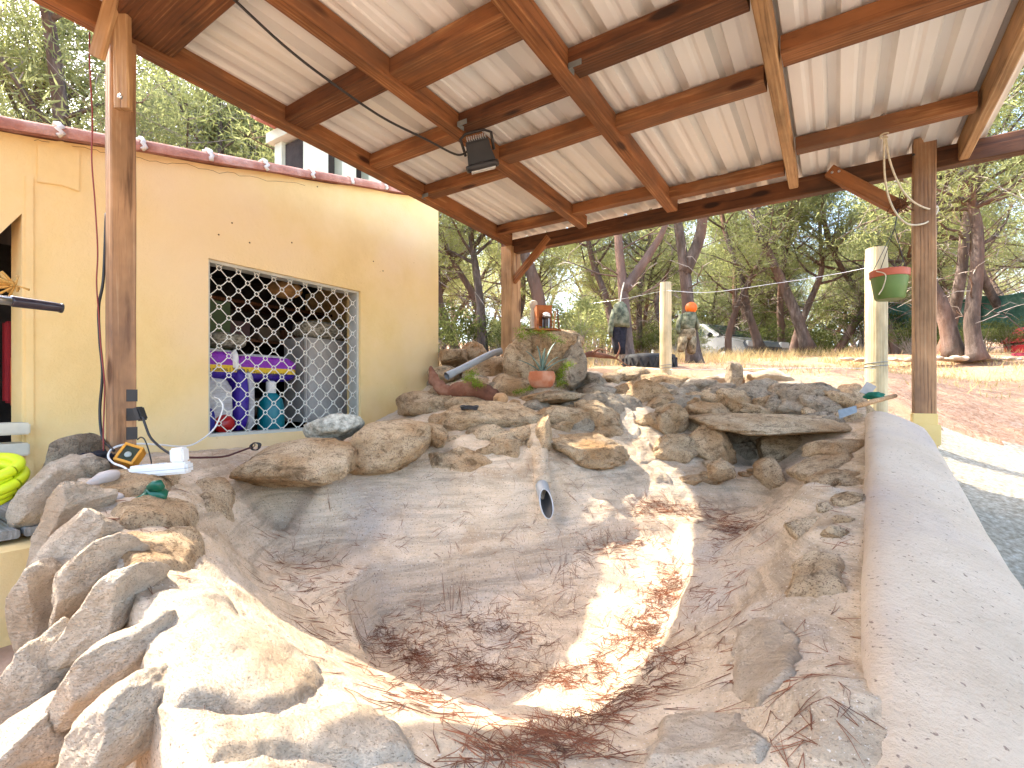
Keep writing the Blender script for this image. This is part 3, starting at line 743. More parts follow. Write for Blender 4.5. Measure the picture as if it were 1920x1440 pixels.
def clipseg(p, q):
    (a, b_), (c, d) = p, q; t0, t1 = 0.0, 1.0
    for s0, dv, lo, hi in ((a, c - a, y0, y1), (b_, d - b_, z0, z1)):
        if abs(dv) < 1e-9:
            if s0 < lo or s0 > hi: return None
            continue
        u, v_ = (lo - s0) / dv, (hi - s0) / dv
        if u > v_: u, v_ = v_, u
        t0, t1 = max(t0, u), min(t1, v_)
    if t1 - t0 < .02: return None
    return ((a + (c - a) * t0, b_ + (d - b_) * t0), (a + (c - a) * t1, b_ + (d - b_) * t1))
def rod(p, q, r_=rr):
    s_ = clipseg(p, q)
    if s_: mb.tube([(x, s_[0][0], s_[0][1]), (x, s_[1][0], s_[1][1])], r_, 5, False)
h = cell / 2; e = .0115
for i in range(-1, 2 * ny):
    for j in range(-1, 2 * nz_):
        if (i + j) % 2: continue
        cy, cz = y0 + i * h, z0 + j * h
        # bent rods bow out of the straight diagonal and jog round each crossing
        plus = [(e * .45, e * 1.3), (e * .45, e * .45), (e * 1.3, e * .45)]
        for sy, sz in ((1, 1), (-1, 1)):
            a1 = (cy + sy * e, cz + sz * e); b1 = (cy + sy * (h - e), cz + sz * (h - e))
            mid = ((a1[0] + b1[0]) / 2 + .0012, (a1[1] + b1[1]) / 2 - .0012)
            rod(a1, mid); rod(mid, b1)
        ringp = []
        for sy, sz in ((1, 1), (-1, 1), (-1, -1), (1, -1)):
            seq = [(e * 1.15, e * .5), (e * .6, e * .6), (e * .5, e * 1.15)]
            if sy * sz < 0: seq = seq[::-1]
            ringp += [(cy + sy * a_, cz + sz * b_) for a_, b_ in seq]
        for q_ in range(12): rod(ringp[q_], ringp[(q_ + 1) % 12], .0028)
grille = mb.build('security_grille', M['grille'], HOUSE, False, fixn=False)
grille['label'] = 'cream painted steel lattice across the window'
# room behind
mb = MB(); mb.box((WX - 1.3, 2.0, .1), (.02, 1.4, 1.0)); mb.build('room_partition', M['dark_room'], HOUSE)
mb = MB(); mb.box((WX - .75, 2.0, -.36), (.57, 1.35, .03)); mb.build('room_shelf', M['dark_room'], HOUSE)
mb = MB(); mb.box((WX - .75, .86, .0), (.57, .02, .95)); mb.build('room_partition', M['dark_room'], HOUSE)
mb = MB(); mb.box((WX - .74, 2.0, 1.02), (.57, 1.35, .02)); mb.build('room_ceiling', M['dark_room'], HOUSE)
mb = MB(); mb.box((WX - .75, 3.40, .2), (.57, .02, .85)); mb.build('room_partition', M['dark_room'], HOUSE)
# chimney
cx_, cy_ = -4.6, 3.52
CH = 1.70
mb = MB(); mb.box((cx_ + .1, cy_ + .1, .55), (.75, .55, 1.25)); mb.build('rear_wing', M['ochre'], HOUSE)
mb = MB(); mb.box((cx_, cy_, CH + .12), (.30, .46, .22)); chim = mb.build('chimney', M['palegreen'], HOUSE)
for sx in (-1, 1):
    for sy in (-1, 0, 1):
        mb = MB(); mb.box((cx_ + sx * .24, cy_ + sy * (.36), CH + .62), (.06, .10 if sy else .09, .30)); mb.build('chimney_pillar', M['palegreen'], chim)
mb = MB(); mb.box((cx_, cy_, CH + .6), (.175, .42, .285)); mb.build('chimney_shade_core', M['dark_room'], chim)  # near-black block behind the pillars paints the shade in the chimney openings
mb = MB(); mb.box((cx_, cy_, CH + .96), (.36, .52, .05)); mb.build('chimney_cap', M['palegreen'], chim)
for q_ in range(4):
    mb = MB(); y = cy_ - .5 + .02; x = cx_ - .3 + q_ * .2
    pr = [(x + .10 * t / 8, .05 * math.sin(t / 8 * 2 * math.pi)) for t in range(0, 17)]
    vs = []; fs = []
    for yy in (cy_ - .72, cy_ + .6):
        for a, b_ in pr: vs.append((a, yy, CH + 1.07 + b_))
    n = len(pr)
    vs += [(a, b_, c + .015) for a, b_, c in vs]
    for a in range(n - 1):
        fs += [(a, a + 1, n + a + 1, n + a), (2 * n + a, 3 * n + a, 3 * n + a + 1, 2 * n + a + 1), (a, 2 * n + a, 2 * n + a + 1, a + 1), (n + a, n + a + 1, 3 * n + a + 1, 3 * n + a)]
    mb.add(vs, fs); mb.build('chimney_tile', M['rooftile'], chim, True)
# ---------------------------------------------------------------- pine wood
def foliage(name, centers, sizes, per, mat, parent, seed, nl=(.08, .17), nw=.0095, world=None, up=.25):
    """needle tufts: thin pointed faces fanning out of small shoots spread through every clump"""
    rs = np.random.RandomState(seed)
    c = np.repeat(np.asarray(centers), per, axis=0); s = np.repeat(np.asarray(sizes), per)
    n = len(c)
    off = rs.normal(size=(n, 3)) * np.array([1, 1, .55]); rad = np.abs(rs.normal(size=(n, 1))) ** .7
    off = off / (np.linalg.norm(off, axis=1, keepdims=True) + 1e-6) * rad * s[:, None] * .62
    p = c + off
    d = off / (np.linalg.norm(off, axis=1, keepdims=True) + 1e-6) * .8 + rs.normal(size=(n, 3)) * .75; d[:, 2] += up
    d /= np.linalg.norm(d, axis=1, keepdims=True) + 1e-6
    side = np.cross(d, rs.normal(size=(n, 3))); side /= np.linalg.norm(side, axis=1, keepdims=True) + 1e-6
    L = rs.uniform(nl[0], nl[1], (n, 1)); wd = nw * rs.uniform(.7, 1.4, (n, 1))
    co = np.stack([p - side * wd, p + side * wd, p + d * L + side * wd * .25], 1).reshape(-1, 3)
    return np_mesh(name, co, np.arange(3 * n).reshape(-1, 3), mat, parent, False, world)

def pine(name, label, seed, path, rad, crown_z, spread, nbr, per, mat, loc=(0, 0, 0), group='pine trees of the wood', dead=6, sub=6, csize=.46, forks=()):
    """trunk along path (local points), limbs above crown_z, tufted crown"""
    rnd = random.Random(seed)
    E = thing(name, label, 'tree', loc, group); loc = Vector(loc)
    pts = spline(path, 5); n = len(pts)
    H = path[-1][2]
    rr = [rad * (1 - .80 * (i / (n - 1)) ** 1.1) * (1 + .5 * math.exp(-i * 1.1)) * (1 + .06 * noise.noise((i * .7, seed, 0))) for i in range(n)]
    mb = MB(); mb.tube([p + loc for p in pts], rr, 9)
    for fk in forks:
        fp = spline([Vector(q) for q in fk[0]], 5); mb.tube([p + loc for p in fp], [fk[1] * (1 - .75 * i / (len(fp) - 1)) for i in range(len(fp))], 8)
    cen = []; siz = []
    tw = MB()
    srcs = [(pts, rr)] + [([*spline([Vector(q) for q in fk[0]], 5)], [fk[1]] * 40) for fk in forks]
    for b_ in range(nbr + dead):
        ps, rs_ = srcs[rnd.randrange(len(srcs))] if b_ % 2 else srcs[0]
        isdead = b_ >= nbr
        for _ in range(30):
            i = rnd.randrange(1, len(ps))
            if (ps[i].z >= crown_z) != isdead and ps[i].z > crown_z * .35: break
        p = ps[i]; t = (p.z - crown_z) / max(H - crown_z, .1)
        az = rnd.uniform(0, 2 * math.pi)
        L = (spread * (1.0 - .55 * max(0, t)) * rnd.uniform(.6, 1.1)) if not isdead else rnd.uniform(.5, 1.3)
        el = rnd.uniform(.05, .55) + .35 * max(0, t)
        q = [p]; dirv = Vector((math.cos(az) * math.cos(el), math.sin(az) * math.cos(el), math.sin(el)))
        for k in range(4):
            dirv = (dirv + Vector((rnd.gauss(0, .2), rnd.gauss(0, .2), rnd.gauss(.05, .16)))).normalized(); q.append(q[-1] + dirv * L / 4)
        r0 = min(rs_[i] * .55, .012 + L * .018) if not isdead else .012
        mb.tube([a + loc for a in q], [r0 * (1 - .8 * k / 4) for k in range(5)], 5, False)
        for s_ in range(sub if not isdead else 3):
            u = rnd.uniform(.25, 1) * 4; k = min(int(u), 3); a = q[k].lerp(q[k + 1], u - k)
            dv = (dirv * .6 + Vector((rnd.gauss(0, .7), rnd.gauss(0, .7), rnd.gauss(.1, .45)))).normalized(); l2 = L * rnd.uniform(.18, .42)
            m1 = a + dv * l2 * .5 + Vector((rnd.gauss(0, .03), rnd.gauss(0, .03), rnd.gauss(0, .03))); e_ = a + dv * l2
            tw.tube([a + loc, m1 + loc, e_ + loc], [.009, .006, .003], 3, False)
            if isdead: continue
            for _ in range(3):
                j = e_ + Vector((rnd.gauss(0, .18), rnd.gauss(0, .18), rnd.gauss(0, .12))); cen.append(j + loc); siz.append(csize * rnd.uniform(.55, 1.25))
            cen.append(m1 + loc); siz.append(csize * .6)
            for _ in range(2):
                v_ = Vector((rnd.gauss(0, 1), rnd.gauss(0, 1), rnd.gauss(.2, .8))).normalized() * rnd.uniform(.2, .4)
                tw.tube([e_ + loc, e_ + loc + v_], [.004, .002], 3, False)
        if not isdead: cen.append(q[-1] + loc); siz.append(csize)
    tr = mb.build('trunk', M['bark'], E, True, fixn=False)
    tw.build('twigs', M['twig'], tr, False, fixn=False)['kind'] = 'stuff'
    foliage('crown', [tuple(c) for c in cen], siz, per, M[mat], E, seed)
    return E
def copy_tree(src, loc, rz, sc, label=None, group=None):
    r_ = src.copy(); COL.objects.link(r_); r_.matrix_basis = Matrix.Translation(Vector(loc)) @ Matrix.Rotation(rz, 4, 'Z') @ Matrix.Scale(sc, 4)
    if label: r_['label'] = label
    if group: r_['group'] = group
    for ch in src.children:
        c = ch.copy(); COL.objects.link(c); c.parent = r_
        for g_ in ch.children:
            d = g_.copy(); COL.objects.link(d); d.parent = c
    return r_
def T(pxs, d, zadd=()):
    """trunk path local to its base, from pixel points at one distance"""
    p = [PD(x, y, d + (dd if False else 0)) for x, y in pxs]; b_ = p[0]
    out = [q - b_ for q in p]
    for dx, dy, dz in zadd: out.append(out[-1] + Vector((dx, dy, dz)))
    return b_, out

# trees one can tell apart
b_, pth = T([(1178, 692), (1172, 600), (1168, 540)], 6.4, [(-.1, .1, .9), (.05, .2, 1.2), (.2, .1, 1.3)])
fk = [((pth[2] + Vector((0, 0, -.05))), pth[2] + PD(1215, 480, 6.4) - PD(1168, 540, 6.4), pth[2] + PD(1250, 415, 6.4) - PD(1168, 540, 6.4), pth[2] + PD(1275, 300, 6.4) - PD(1168, 540, 6.4))]
pine('pine_tree', 'forked pine with a dark coat hanging on its trunk', 11, pth, .09, 1.9, 1.9, 18, 15, 'needle', b_, forks=[(fk[0], .07)])
b_, pth = T([(1303, 690), (1293, 600), (1283, 500)], 7.8, [(-.15, .1, 1.0), (-.1, .2, 1.3), (.2, .1, 1.3)])
fk = (pth[2] + Vector((0, 0, -.1)), pth[2] + Vector((.22, .1, .5)), pth[2] + Vector((.25, .3, 1.4)), pth[2] + Vector((.5, .5, 2.6)))
pine('pine_tree', 'thick forked pine with the stuffed dummy tied to its trunk', 12, pth, .115, 2.5, 2.2, 18, 15, 'needle_b', b_, forks=[(fk, .11)])
b_, pth = T([(1515, 655), (1492, 590), (1462, 520), (1425, 440)], 12, [(-.3, .1, 1.0), (-.1, .2, 1.2), (.3, .2, 1.2)])
pine('pine_tree', 'leaning pine with curved reddish trunk beyond the parked car', 13, pth, .135, 2.9, 2.6, 20, 15, 'needle', b_)
b_, pth = T([(1425, 655), (1402, 580), (1388, 510)], 13, [(-.4, .1, 1.2), (-.1, .2, 1.4), (.3, .2, 1.2)])
pine('pine_tree', 'leaning pine trunk just right of the parked car', 14, pth, .105, 2.4, 2.4, 18, 15, 'needle', b_)
b_, pth = T([(1790, 668), (1768, 580), (1738, 510), (1748, 420)], 8.6, [(.05, .1, 1.0), (.0, .2, 1.2), (.2, .2, 1.2)])
pine('pine_tree', 'pine with bent pinkish trunk right of the square canopy post', 15, pth, .13, 2.5, 2.2, 18, 15, 'needle', b_)
b_, pth = T([(1832, 675), (1822, 600), (1832, 500), (1830, 410)], 8.3, [(-.2, .1, .9), (-.1, .2, 1.1), (.2, .2, 1.2)])
pine('pine_tree', 'straight pinkish pine in front of the green netting', 16, pth, .12, 2.4, 2.2, 18, 15, 'needle_b', b_)
b_, pth = T([(905, 668), (902, 590), (893, 510)], 9.5, [(-.2, .1, .8), (-.1, .2, 1.0), (.2, .2, 1.0)])
pine('pine_tree', 'slim dark pine left of the pale back post', 17, pth, .10, 1.4, 1.9, 20, 18, 'needle_b', b_)
b_, pth = T([(1018, 668), (1010, 560), (985, 480), (965, 420)], 8.8, [(-.1, .1, .8), (-.1, .2, 1.0), (.2, .2, 1.0)])
pine('pine_tree', 'pine with leaning trunk behind the pale back post', 18, pth, .13, 2.2, 1.8, 16, 15, 'needle', b_)
# prototypes for the rest of the wood
PROT = []
for k in range(6):
    rnd = random.Random(50 + k); p = [Vector((0, 0, -.2))]; v_ = Vector((rnd.gauss(0, .16), rnd.gauss(0, .16), 1))
    hh = rnd.uniform(5.2, 6.8)
    for i in range(6):
        v_ = (v_ + Vector((rnd.gauss(0, .16), rnd.gauss(0, .16), .12))).normalized(); p.append(p[-1] + v_ * hh / 6)
    PROT.append(pine('pine_tree', 'slender pine standing among the other trunks of the wood', 60 + k, p, rnd.uniform(.09, .14), hh * rnd.uniform(.22, .42), rnd.uniform(1.6, 2.3), 24, 15, 'needle_b' if k % 2 else 'needle', (0, 0, 0), dead=14))
rnd = random.Random(5); used = [False] * 6
def where(kind, x, y):
    p = Vector((x, y, 0)); d = p.dot(FWD); px = CX + F * p.dot(RIGHT) / d
    far = 'distant ' if d > 24 else ('slim ' if d > 14 else 'nearer ')
    return far + kind + (' in the wood between the house corner and the pale back post' if px < 960 else ' in the wood left of the thin round post' if px < 1240 else
        ' in the wood behind the parked car' if px < 1400 else ' in the wood between the car and the thick round post' if px < 1660 else ' beyond the square canopy post near the netting')
def put_pine(x, y, sc=1.0, label=None, group=None, k=None):
    label = label or where('pine', x, y); k = rnd.randrange(6) if k is None else k; z = float(gz(x, y)) - .05
    if not used[k]:
        used[k] = True; PROT[k].matrix_basis = Matrix.Translation((x, y, z)) @ Matrix.Rotation(rnd.uniform(0, 6.28), 4, 'Z') @ Matrix.Scale(sc, 4)
        PROT[k]['label'] = label
        if group: PROT[k]['group'] = group
    else: copy_tree(PROT[k], (x, y, z), rnd.uniform(0, 6.28), sc, label, group or 'pine trees of the wood')
spots = []
def wood_row(d0, d1, px0, px1, n, sc=(.8, 1.15), gap=None):
    c = 0; tries = 0
    while c < n and tries < n * 40:
        tries += 1
        px = rnd.uniform(px0, px1); d = rnd.uniform(d0, d1)
        if gap and gap[0] < px < gap[1]: continue
        p = PD(px, HZ, d)
        if any((p.x - a) ** 2 + (p.y - b2) ** 2 < 1.1 for a, b2 in spots): continue
        spots.append((p.x, p.y)); put_pine(p.x, p.y, rnd.uniform(*sc)); c += 1
wood_row(9, 13, 700, 960, 4, (.8, 1.05))
wood_row(12, 18, 760, 1030, 9, (.7, 1.0))
wood_row(11, 17, 1120, 1260, 7, (.7, 1.0))
wood_row(12, 20, 1350, 1720, 19, (.75, 1.1))
wood_row(9.5, 16, 1700, 2150, 10)
wood_row(19, 30, 780, 1000, 6)
wood_row(18, 34, 1110, 1950, 38)
wood_row(6.5, 9, 1950, 2250, 3)
wood_row(34, 55, 780, 1950, 34, (1.1, 1.4))
# pines behind the house
for (px, d, sc) in ((-60, 7.2, 1.15), (120, 8.0, 1.25), (300, 8.6, 1.2), (440, 9.5, 1.15), (-180, 6.5, 1.1), (40, 11, 1.3), (520, 12, 1.0), (210, 9.5, 1.25), (380, 11, 1.25), (480, 14, 1.2), (20, 8.5, 1.2), (90, 7.6, 1.15), (265, 8.0, 1.15), (400, 9.0, 1.2), (160, 10, 1.3), (330, 9.6, 1.25)):
    p = PD(px, HZ, d); put_pine(p.x, p.y, sc, 'tall leafy pine rising behind the tile edge of the house', 'pines behind the house')

# ---------------------------------------------------------------- shrubs
def shrub(seed, w_, h_, mat, per=16, n=80):
    rnd = random.Random(seed); E = thing('shrub', 'low dark shrub growing at the foot of the wood', 'shrub', (0, 0, 0), 'shrubs at the edge of the wood')
    mb = MB(); cen = []; siz = []
    for k in range(26):
        az = rnd.uniform(0, 6.28); r_ = w_ * rnd.uniform(.1, 1); top = Vector((math.cos(az) * r_, math.sin(az) * r_, h_ * rnd.uniform(.45, 1)))
        mid = top * .5 + Vector((rnd.gauss(0, .08), rnd.gauss(0, .08), rnd.gauss(.05, .05)))
        mb.tube([(0, 0, -.05), mid, top], [.012, .007, .003], 4, False)
        for _ in range(3): cen.append(tuple(top + Vector((rnd.gauss(0, .14), rnd.gauss(0, .14), rnd.gauss(-.05, .14))))); siz.append(rnd.uniform(.15, .32))
    mb.build('stem', M['twig'], E, False, fixn=False)
    foliage('leaves', cen, siz, per, M[mat], E, seed, (.05, .10), .016)
    return E
SH = [shrub(300 + k, .9, 1.1 + .25 * k, 'shrub' if k != 1 else 'needle_b', 30) for k in range(3)]
us = [False] * 3
def put_shrub(px, d, sc, k, label=None):
    p = PD(px, HZ, d); z = float(gz(p.x, p.y)); Mx = Matrix.Translation((p.x, p.y, z)) @ Matrix.Rotation(px * 1.7, 4, 'Z') @ Matrix.Scale(sc, 4)
    if not us[k]: us[k] = True; SH[k].matrix_basis = Mx; SH[k]['label'] = where('shrub', p.x, p.y)
    else: copy_tree(SH[k], (p.x, p.y, z), px * 1.7, sc, where('shrub', p.x, p.y))
rnd = random.Random(9)
for k in range(11): put_shrub(rnd.uniform(800, 1150), rnd.uniform(8.5, 14), rnd.uniform(.5, .9), rnd.choice((0, 1, 1)))
for k in range(12): put_shrub(rnd.uniform(1380, 1720), rnd.uniform(12, 17), rnd.uniform(.5, .9), rnd.randrange(3))
for k in range(22): put_shrub(rnd.uniform(1080, 1760), rnd.uniform(17, 26), rnd.uniform(1.1, 1.9), rnd.randrange(3))
for k in range(8): put_shrub(rnd.uniform(1640, 1930), rnd.uniform(9.6, 11), rnd.uniform(.35, .5), rnd.choice((0, 2)))
for k in range(6): put_shrub(rnd.uniform(1200, 1300), rnd.uniform(11, 14), rnd.uniform(.5, .8), rnd.randrange(3))

# ---------------------------------------------------------------- dry grass, one mass
rs = np.random.RandomState(3); P = []
for (px0, px1, d0, d1, n, hh) in ((1230, 1620, 8.5, 13.0, 5000, .13), (1000, 1250, 6.0, 10, 2000, .10), (1600, 1920, 6.5, 9.5, 1500, .08), (1250, 1920, 4.8, 8.5, 1500, .05), (820, 960, 4.8, 8, 1200, .14)):
    px = rs.uniform(px0, px1, n); d = rs.uniform(d0, d1, n)
    r_ = (px - CX) / F; P.append(np.stack([(C * r_ - S) * d, (S * r_ + C) * d, np.full(n, hh)], 1))
P = np.concatenate(P); n = len(P)
clump = np.array([noise.noise((a * 1.3, b2 * 1.3, 0)) for a, b2, _ in P]); P = P[clump > -.12]; n = len(P)
zz = gz(P[:, 0], P[:, 1]); hgt = P[:, 2:3] * rs.uniform(.5, 1.9, (n, 1))
b0 = np.stack([P[:, 0], P[:, 1], zz], 1); az = rs.uniform(0, 6.28, n); side = np.stack([np.cos(az), np.sin(az), np.zeros(n)], 1) * .006
lean = rs.normal(size=(n, 3)) * np.array([.45, .45, 0]) * hgt + np.array([0, 0, 1]) * hgt
co = np.stack([b0 - side, b0 + side, b0 + lean], 1).reshape(-1, 3)
gr = np_mesh('dry_grass', co, np.arange(3 * n).reshape(-1, 3), M['drygrass'])
tag(gr, 'straw-coloured dry grass under the pines', 'grass', kind='stuff')
# ---------------------------------------------------------------- flat stones bedded in the mortar
def flagstone(poly_px, lift, mat, name='stone', rough=.0055, parent=POND_E):
    """a stone bedded in the basin: outline traced on the basin surface, top raised and worn"""
    pts = [hit(*q) for q in poly_px]; pts = [p for p in pts if p is not None]
    poly = [(p.x, p.y) for p in pts]
    cx = sum(p[0] for p in poly) / len(poly); cy = sum(p[1] for p in poly) / len(poly)
    x0, x1 = min(p[0] for p in poly) - .02, max(p[0] for p in poly) + .02; y0, y1 = min(p[1] for p in poly) - .02, max(p[1] for p in poly) + .02
    st = max(x1 - x0, y1 - y0) / 70
    X, Y = np.meshgrid(np.arange(x0, x1, st), np.arange(y0, y1, st))
    wx = np.array([[.018 * noise.noise((a * 11, b2 * 11, 2)) + .006 * noise.noise((a * 37, b2 * 37, 2)) for a, b2 in zip(ra, rb)] for ra, rb in zip(X, Y)])
    sd = poly_sd(poly, X, Y) + wx
    Z = np.zeros_like(X)
    for i in range(X.shape[0]):
        for j in range(X.shape[1]):
            a, b2 = X[i, j], Y[i, j]
            Z[i, j] = bh(a, b2) + rough * 1.4 * noise.noise((a * 8, b2 * 8, 3)) + rough * .8 * noise.noise((a * 22, b2 * 22, 3)) + rough * .35 * noise.noise((a * 60, b2 * 60, 3))
    Z += lift * (1.35 * sstep(.008, -.022, sd) + .35 * sstep(-.02, -.12, sd)) - .03 * sstep(-.002, .012, sd) - .004
    return grid_mesh(name, X, Y, Z, M[mat], parent, keep=(sd < .012))
for pl, lf, mt in [
    ([(278, 1118), (350, 1108), (425, 1122), (470, 1172), (560, 1222), (602, 1258), (590, 1300), (540, 1328), (440, 1345), (330, 1330), (290, 1250)], .014, 'rock_pale'),
    ([(375, 1345), (470, 1356), (560, 1344), (640, 1322), (700, 1345), (765, 1392), (790, 1439), (560, 1439), (390, 1439)], .016, 'rock_pale'),
    ([(200, 1015), (290, 1000), (372, 1002), (386, 1040), (345, 1072), (240, 1085), (215, 1060)], .02, 'rock'),
    ([(215, 955), (290, 940), (372, 958), (376, 985), (330, 996), (220, 990)], .026, 'rock'),
    ([(175, 900), (240, 880), (345, 882), (318, 922), (240, 935), (180, 930)], .022, 'rock'),
    ([(370, 905), (425, 900), (445, 940), (430, 975), (385, 960)], .02, 'rock'),
    ([(1372, 1175), (1430, 1165), (1505, 1200), (1490, 1270), (1420, 1330), (1365, 1290)], .016, 'rock_pale'),
    ([(1235, 1360), (1300, 1335), (1390, 1345), (1455, 1400), (1420, 1439), (1210, 1439)], .016, 'rock_pale'),
    ([(1480, 1065), (1530, 1045), (1582, 1050), (1585, 1110), (1530, 1130), (1478, 1115)], .02, 'rock'),
    ([(800, 850), (880, 842), (930, 868), (880, 885), (810, 880)], .012, 'rock'),
    ([(1160, 762), (1185, 770), (1205, 815), (1180, 825), (1160, 800)], .012, 'rock_pale'),
    ([(1185, 830), (1215, 822), (1235, 865), (1200, 872)], .012, 'rock_pale'),
    ([(1205, 878), (1238, 870), (1264, 912), (1228, 908)], .010, 'rock_pale')]:
    flagstone(pl, lf, mt)

# smaller stones bedded all over the back slope
rnd = random.Random(77)
def bedded(n, px0, px1, py0, py1, h0, h1, mats):
    for _ in range(n):
        px, py = rnd.uniform(px0, px1), rnd.uniform(py0, py1); p = hit(px, py)
        if p is None: continue
        h_ = rnd.uniform(h0, h1); d = p.dot(FWD)
        stone(px, py + 2, h_ * rnd.uniform(1.1, 1.7), h_ * rnd.uniform(.6, 1.0), rnd.uniform(-22, 22), d - .01, h_ / F * d * 1.1, rnd.choice(mats), push=.25)
bedded(9, 1050, 1150, 745, 800, 18, 34, ('rock', 'rock', 'rock_grey'))
bedded(10, 1240, 1420, 740, 860, 20, 36, ('rock', 'rock', 'rock_grey'))
bedded(9, 1420, 1610, 735, 775, 22, 38, ('rock', 'rock_grey'))
bedded(8, 760, 1000, 745, 830, 20, 36, ('rock',))
bedded(12, 1040, 1150, 745, 830, 11, 22, ('rock', 'rock', 'rock_grey'))
bedded(22, 1240, 1610, 735, 800, 12, 24, ('rock', 'rock', 'rock_grey'))
bedded(10, 1280, 1420, 810, 900, 9, 20, ('rock', 'rock_grey'))
bedded(14, 820, 1010, 740, 850, 9, 20, ('rock',))
bedded(8, 1540, 1610, 830, 1000, 10, 18, ('rock',))
bedded(10, 820, 1000, 680, 735, 9, 18, ('rock', 'rock_grey'))

def lump(name, c, hs, Mx, mat, parent, seed, rough=.05, box=.7, sub=3, smooth=True, label=None):
    """soft rounded body: superellipsoid with wrinkles"""
    vs, fs = ico(sub); mb = MB(); out = []
    for v in vs:
        p = Vector([math.copysign(abs(q) ** box, q) for q in v]); p = p * .6 + v * .4
        q = p * 2 + Vector((seed, seed * 2, 0)); p = p * (1 + rough * noise.noise(q) + rough * .6 * noise.noise(q * 3))
        out.append(Vector(c) + Mx @ Vector((p.x * hs[0], p.y * hs[1], p.z * hs[2])))
    mb.add(out, fs); o = mb.build(name, mat, parent, smooth, fixn=False)
    if label: o['label'] = label
    return o
CM = Matrix((RIGHT, FWD, UP)).transposed()            # camera-facing frame: x right, y away, z up
I3 = Matrix.Identity(3)

# ---------------------------------------------------------------- floodlight under the canopy and its cable
fl = PD(899, 287, 2.70)
FLD = thing('floodlight', 'black outdoor floodlight hanging under the canopy rafters', 'lamp', fl + Vector((0, 0, .1)))
Rm = CM @ Matrix.Rotation(R(-14), 3, 'Y') @ Matrix.Rotation(R(18), 3, 'X')
def loc(p): return fl + Rm @ Vector(p)
mb = MB(); vs = []
prof = [(.058, .032, .068), (.062, .036, .055), (.066, .04, .0), (.076, .046, -.055)]
mb2 = []
for hx, hy, z in prof: mb2 += [loc((sx * hx, sy * hy, z)) for sx, sy in ((-1, -1), (1, -1), (1, 1), (-1, 1))]
fs = [(0, 3, 2, 1), (12, 13, 14, 15)]
for i in range(3):
    for k in range(4): fs.append((i * 4 + k, i * 4 + (k + 1) % 4, i * 4 + 4 + (k + 1) % 4, i * 4 + 4 + k))
mb.add(mb2, fs); hous = mb.build('housing', M['black'], FLD, bevel=.006)
for k in range(9):
    mb = MB(); mb.box((0, 0, 0), (.0022, .036, .012)); o = mb.build('cooling_fin', M['grey_plastic'], hous, False, Matrix.Translation(loc((-.048 + k * .012, 0, .072))) @ Rm.to_4x4())
mb = MB(); n = 28
for (r1, z) in ((1, -.052), (1.06, -.058), (1.06, -.078), (.98, -.082)):
    pass
ringv = []
for (sc_, z) in ((.92, -.050), (1.04, -.052), (1.06, -.064), (1.04, -.080), (.90, -.082)):
    for k in range(n):
        a = 2 * math.pi * k / n; ringv.append(loc((.086 * sc_ * math.copysign(abs(math.cos(a)) ** .6, math.cos(a)), .056 * sc_ * math.copysign(abs(math.sin(a)) ** .6, math.sin(a)), z)))
fs = []
for i in range(4):
    for k in range(n): fs.append((i * n + k, i * n + (k + 1) % n, i * n + n + (k + 1) % n, i * n + n + k))
fs.append(tuple(range(n))[::-1]); mb.add(ringv, fs); mb.build('bezel', M['black'], FLD, True)
mb = MB(); mb.box((0, 0, 0), (.066, .042, .003)); mb.build('glass_pane', plain('lamp_glass', (.5, .52, .52), .08, var=.03), FLD, False, Matrix.Translation(loc((0, 0, -.0865))) @ Rm.to_4x4())
mb = MB(); mb.tube([loc((-.075, 0, .0)), loc((-.082, 0, .085)), loc((-.05, 0, .105)), loc((.05, 0, .105)), loc((.085, 0, .085)), loc((.08, 0, .0))], .008, 6); mb.build('bracket', M['black'], FLD, True)
cab = spline([PD(418, -20, 1.84), PD(540, 92, 1.98), PD(640, 168, 2.15), PD(720, 222, 2.33), PD(800, 262, 2.52), PD(848, 287, 2.62), PD(868, 289, 2.66), PD(884, 276, 2.7)], 8)
mb = MB(); mb.tube(cab, .0055, 7); tag(mb.build('electric_cable', M['black'], None, True), 'black cable slung under the roof to the floodlight', 'cable')
mb = MB(); mb.tube(spline([PD(640, -10, 1.95), PD(760, 70, 2.1), PD(860, 168, 2.25)], 6), .0018, 5)

# ---------------------------------------------------------------- rope looped over the back post
hk = PD(1658, 238, 2.68)
ROPE = thing('rope', 'cream rope tied to the roof and looped round the square post', 'rope', hk)
mb = MB(); mb.tube(spline([hk, PD(1659, 330, 2.78), PD(1672, 385, 2.88), PD(1698, 418, 2.90), PD(1730, 420, 2.9), PD(1752, 405, 2.95), PD(1758, 388, 3.02), PD(1740, 385, 3.1)], 8), .0052, 7); mb.build('strand', M['rope'], ROPE, True)
mb = MB(); mb.tube(spline([hk, PD(1668, 300, 2.78), PD(1688, 350, 2.86), PD(1712, 378, 2.89), PD(1742, 392, 2.91), PD(1756, 388, 2.98)], 8), .0052, 7); mb.build('strand', M['rope'], ROPE, True)
mb = MB(); kp = hk + Vector((0, 0, -.02))
mb.tube(spline([kp + RIGHT * (.018 * math.cos(t)) + FWD * (.018 * math.sin(t)) + UP * (.0035 * t - .035) for t in [q * .8 for q in range(26)]], 2), .0052, 6); mb.build('knot', M['rope'], ROPE, True)
mb = MB(); mb.tube([hk + RIGHT * (.022 * math.cos(t)) + UP * (.03 * math.sin(t) + .04) for t in [q * .42 for q in range(16)]], .0045, 6); mb.build('hook', M['steel'], ROPE, True)
tw = MB()
rnd = random.Random(4)
pc = PD(1688, 384, 2.97)
for k in range(10):
    tw.tube(spline([pc + Vector((rnd.gauss(0, .03), rnd.gauss(0, .02), rnd.gauss(0, .025))) for _ in range(5)], 4), .003, 5)
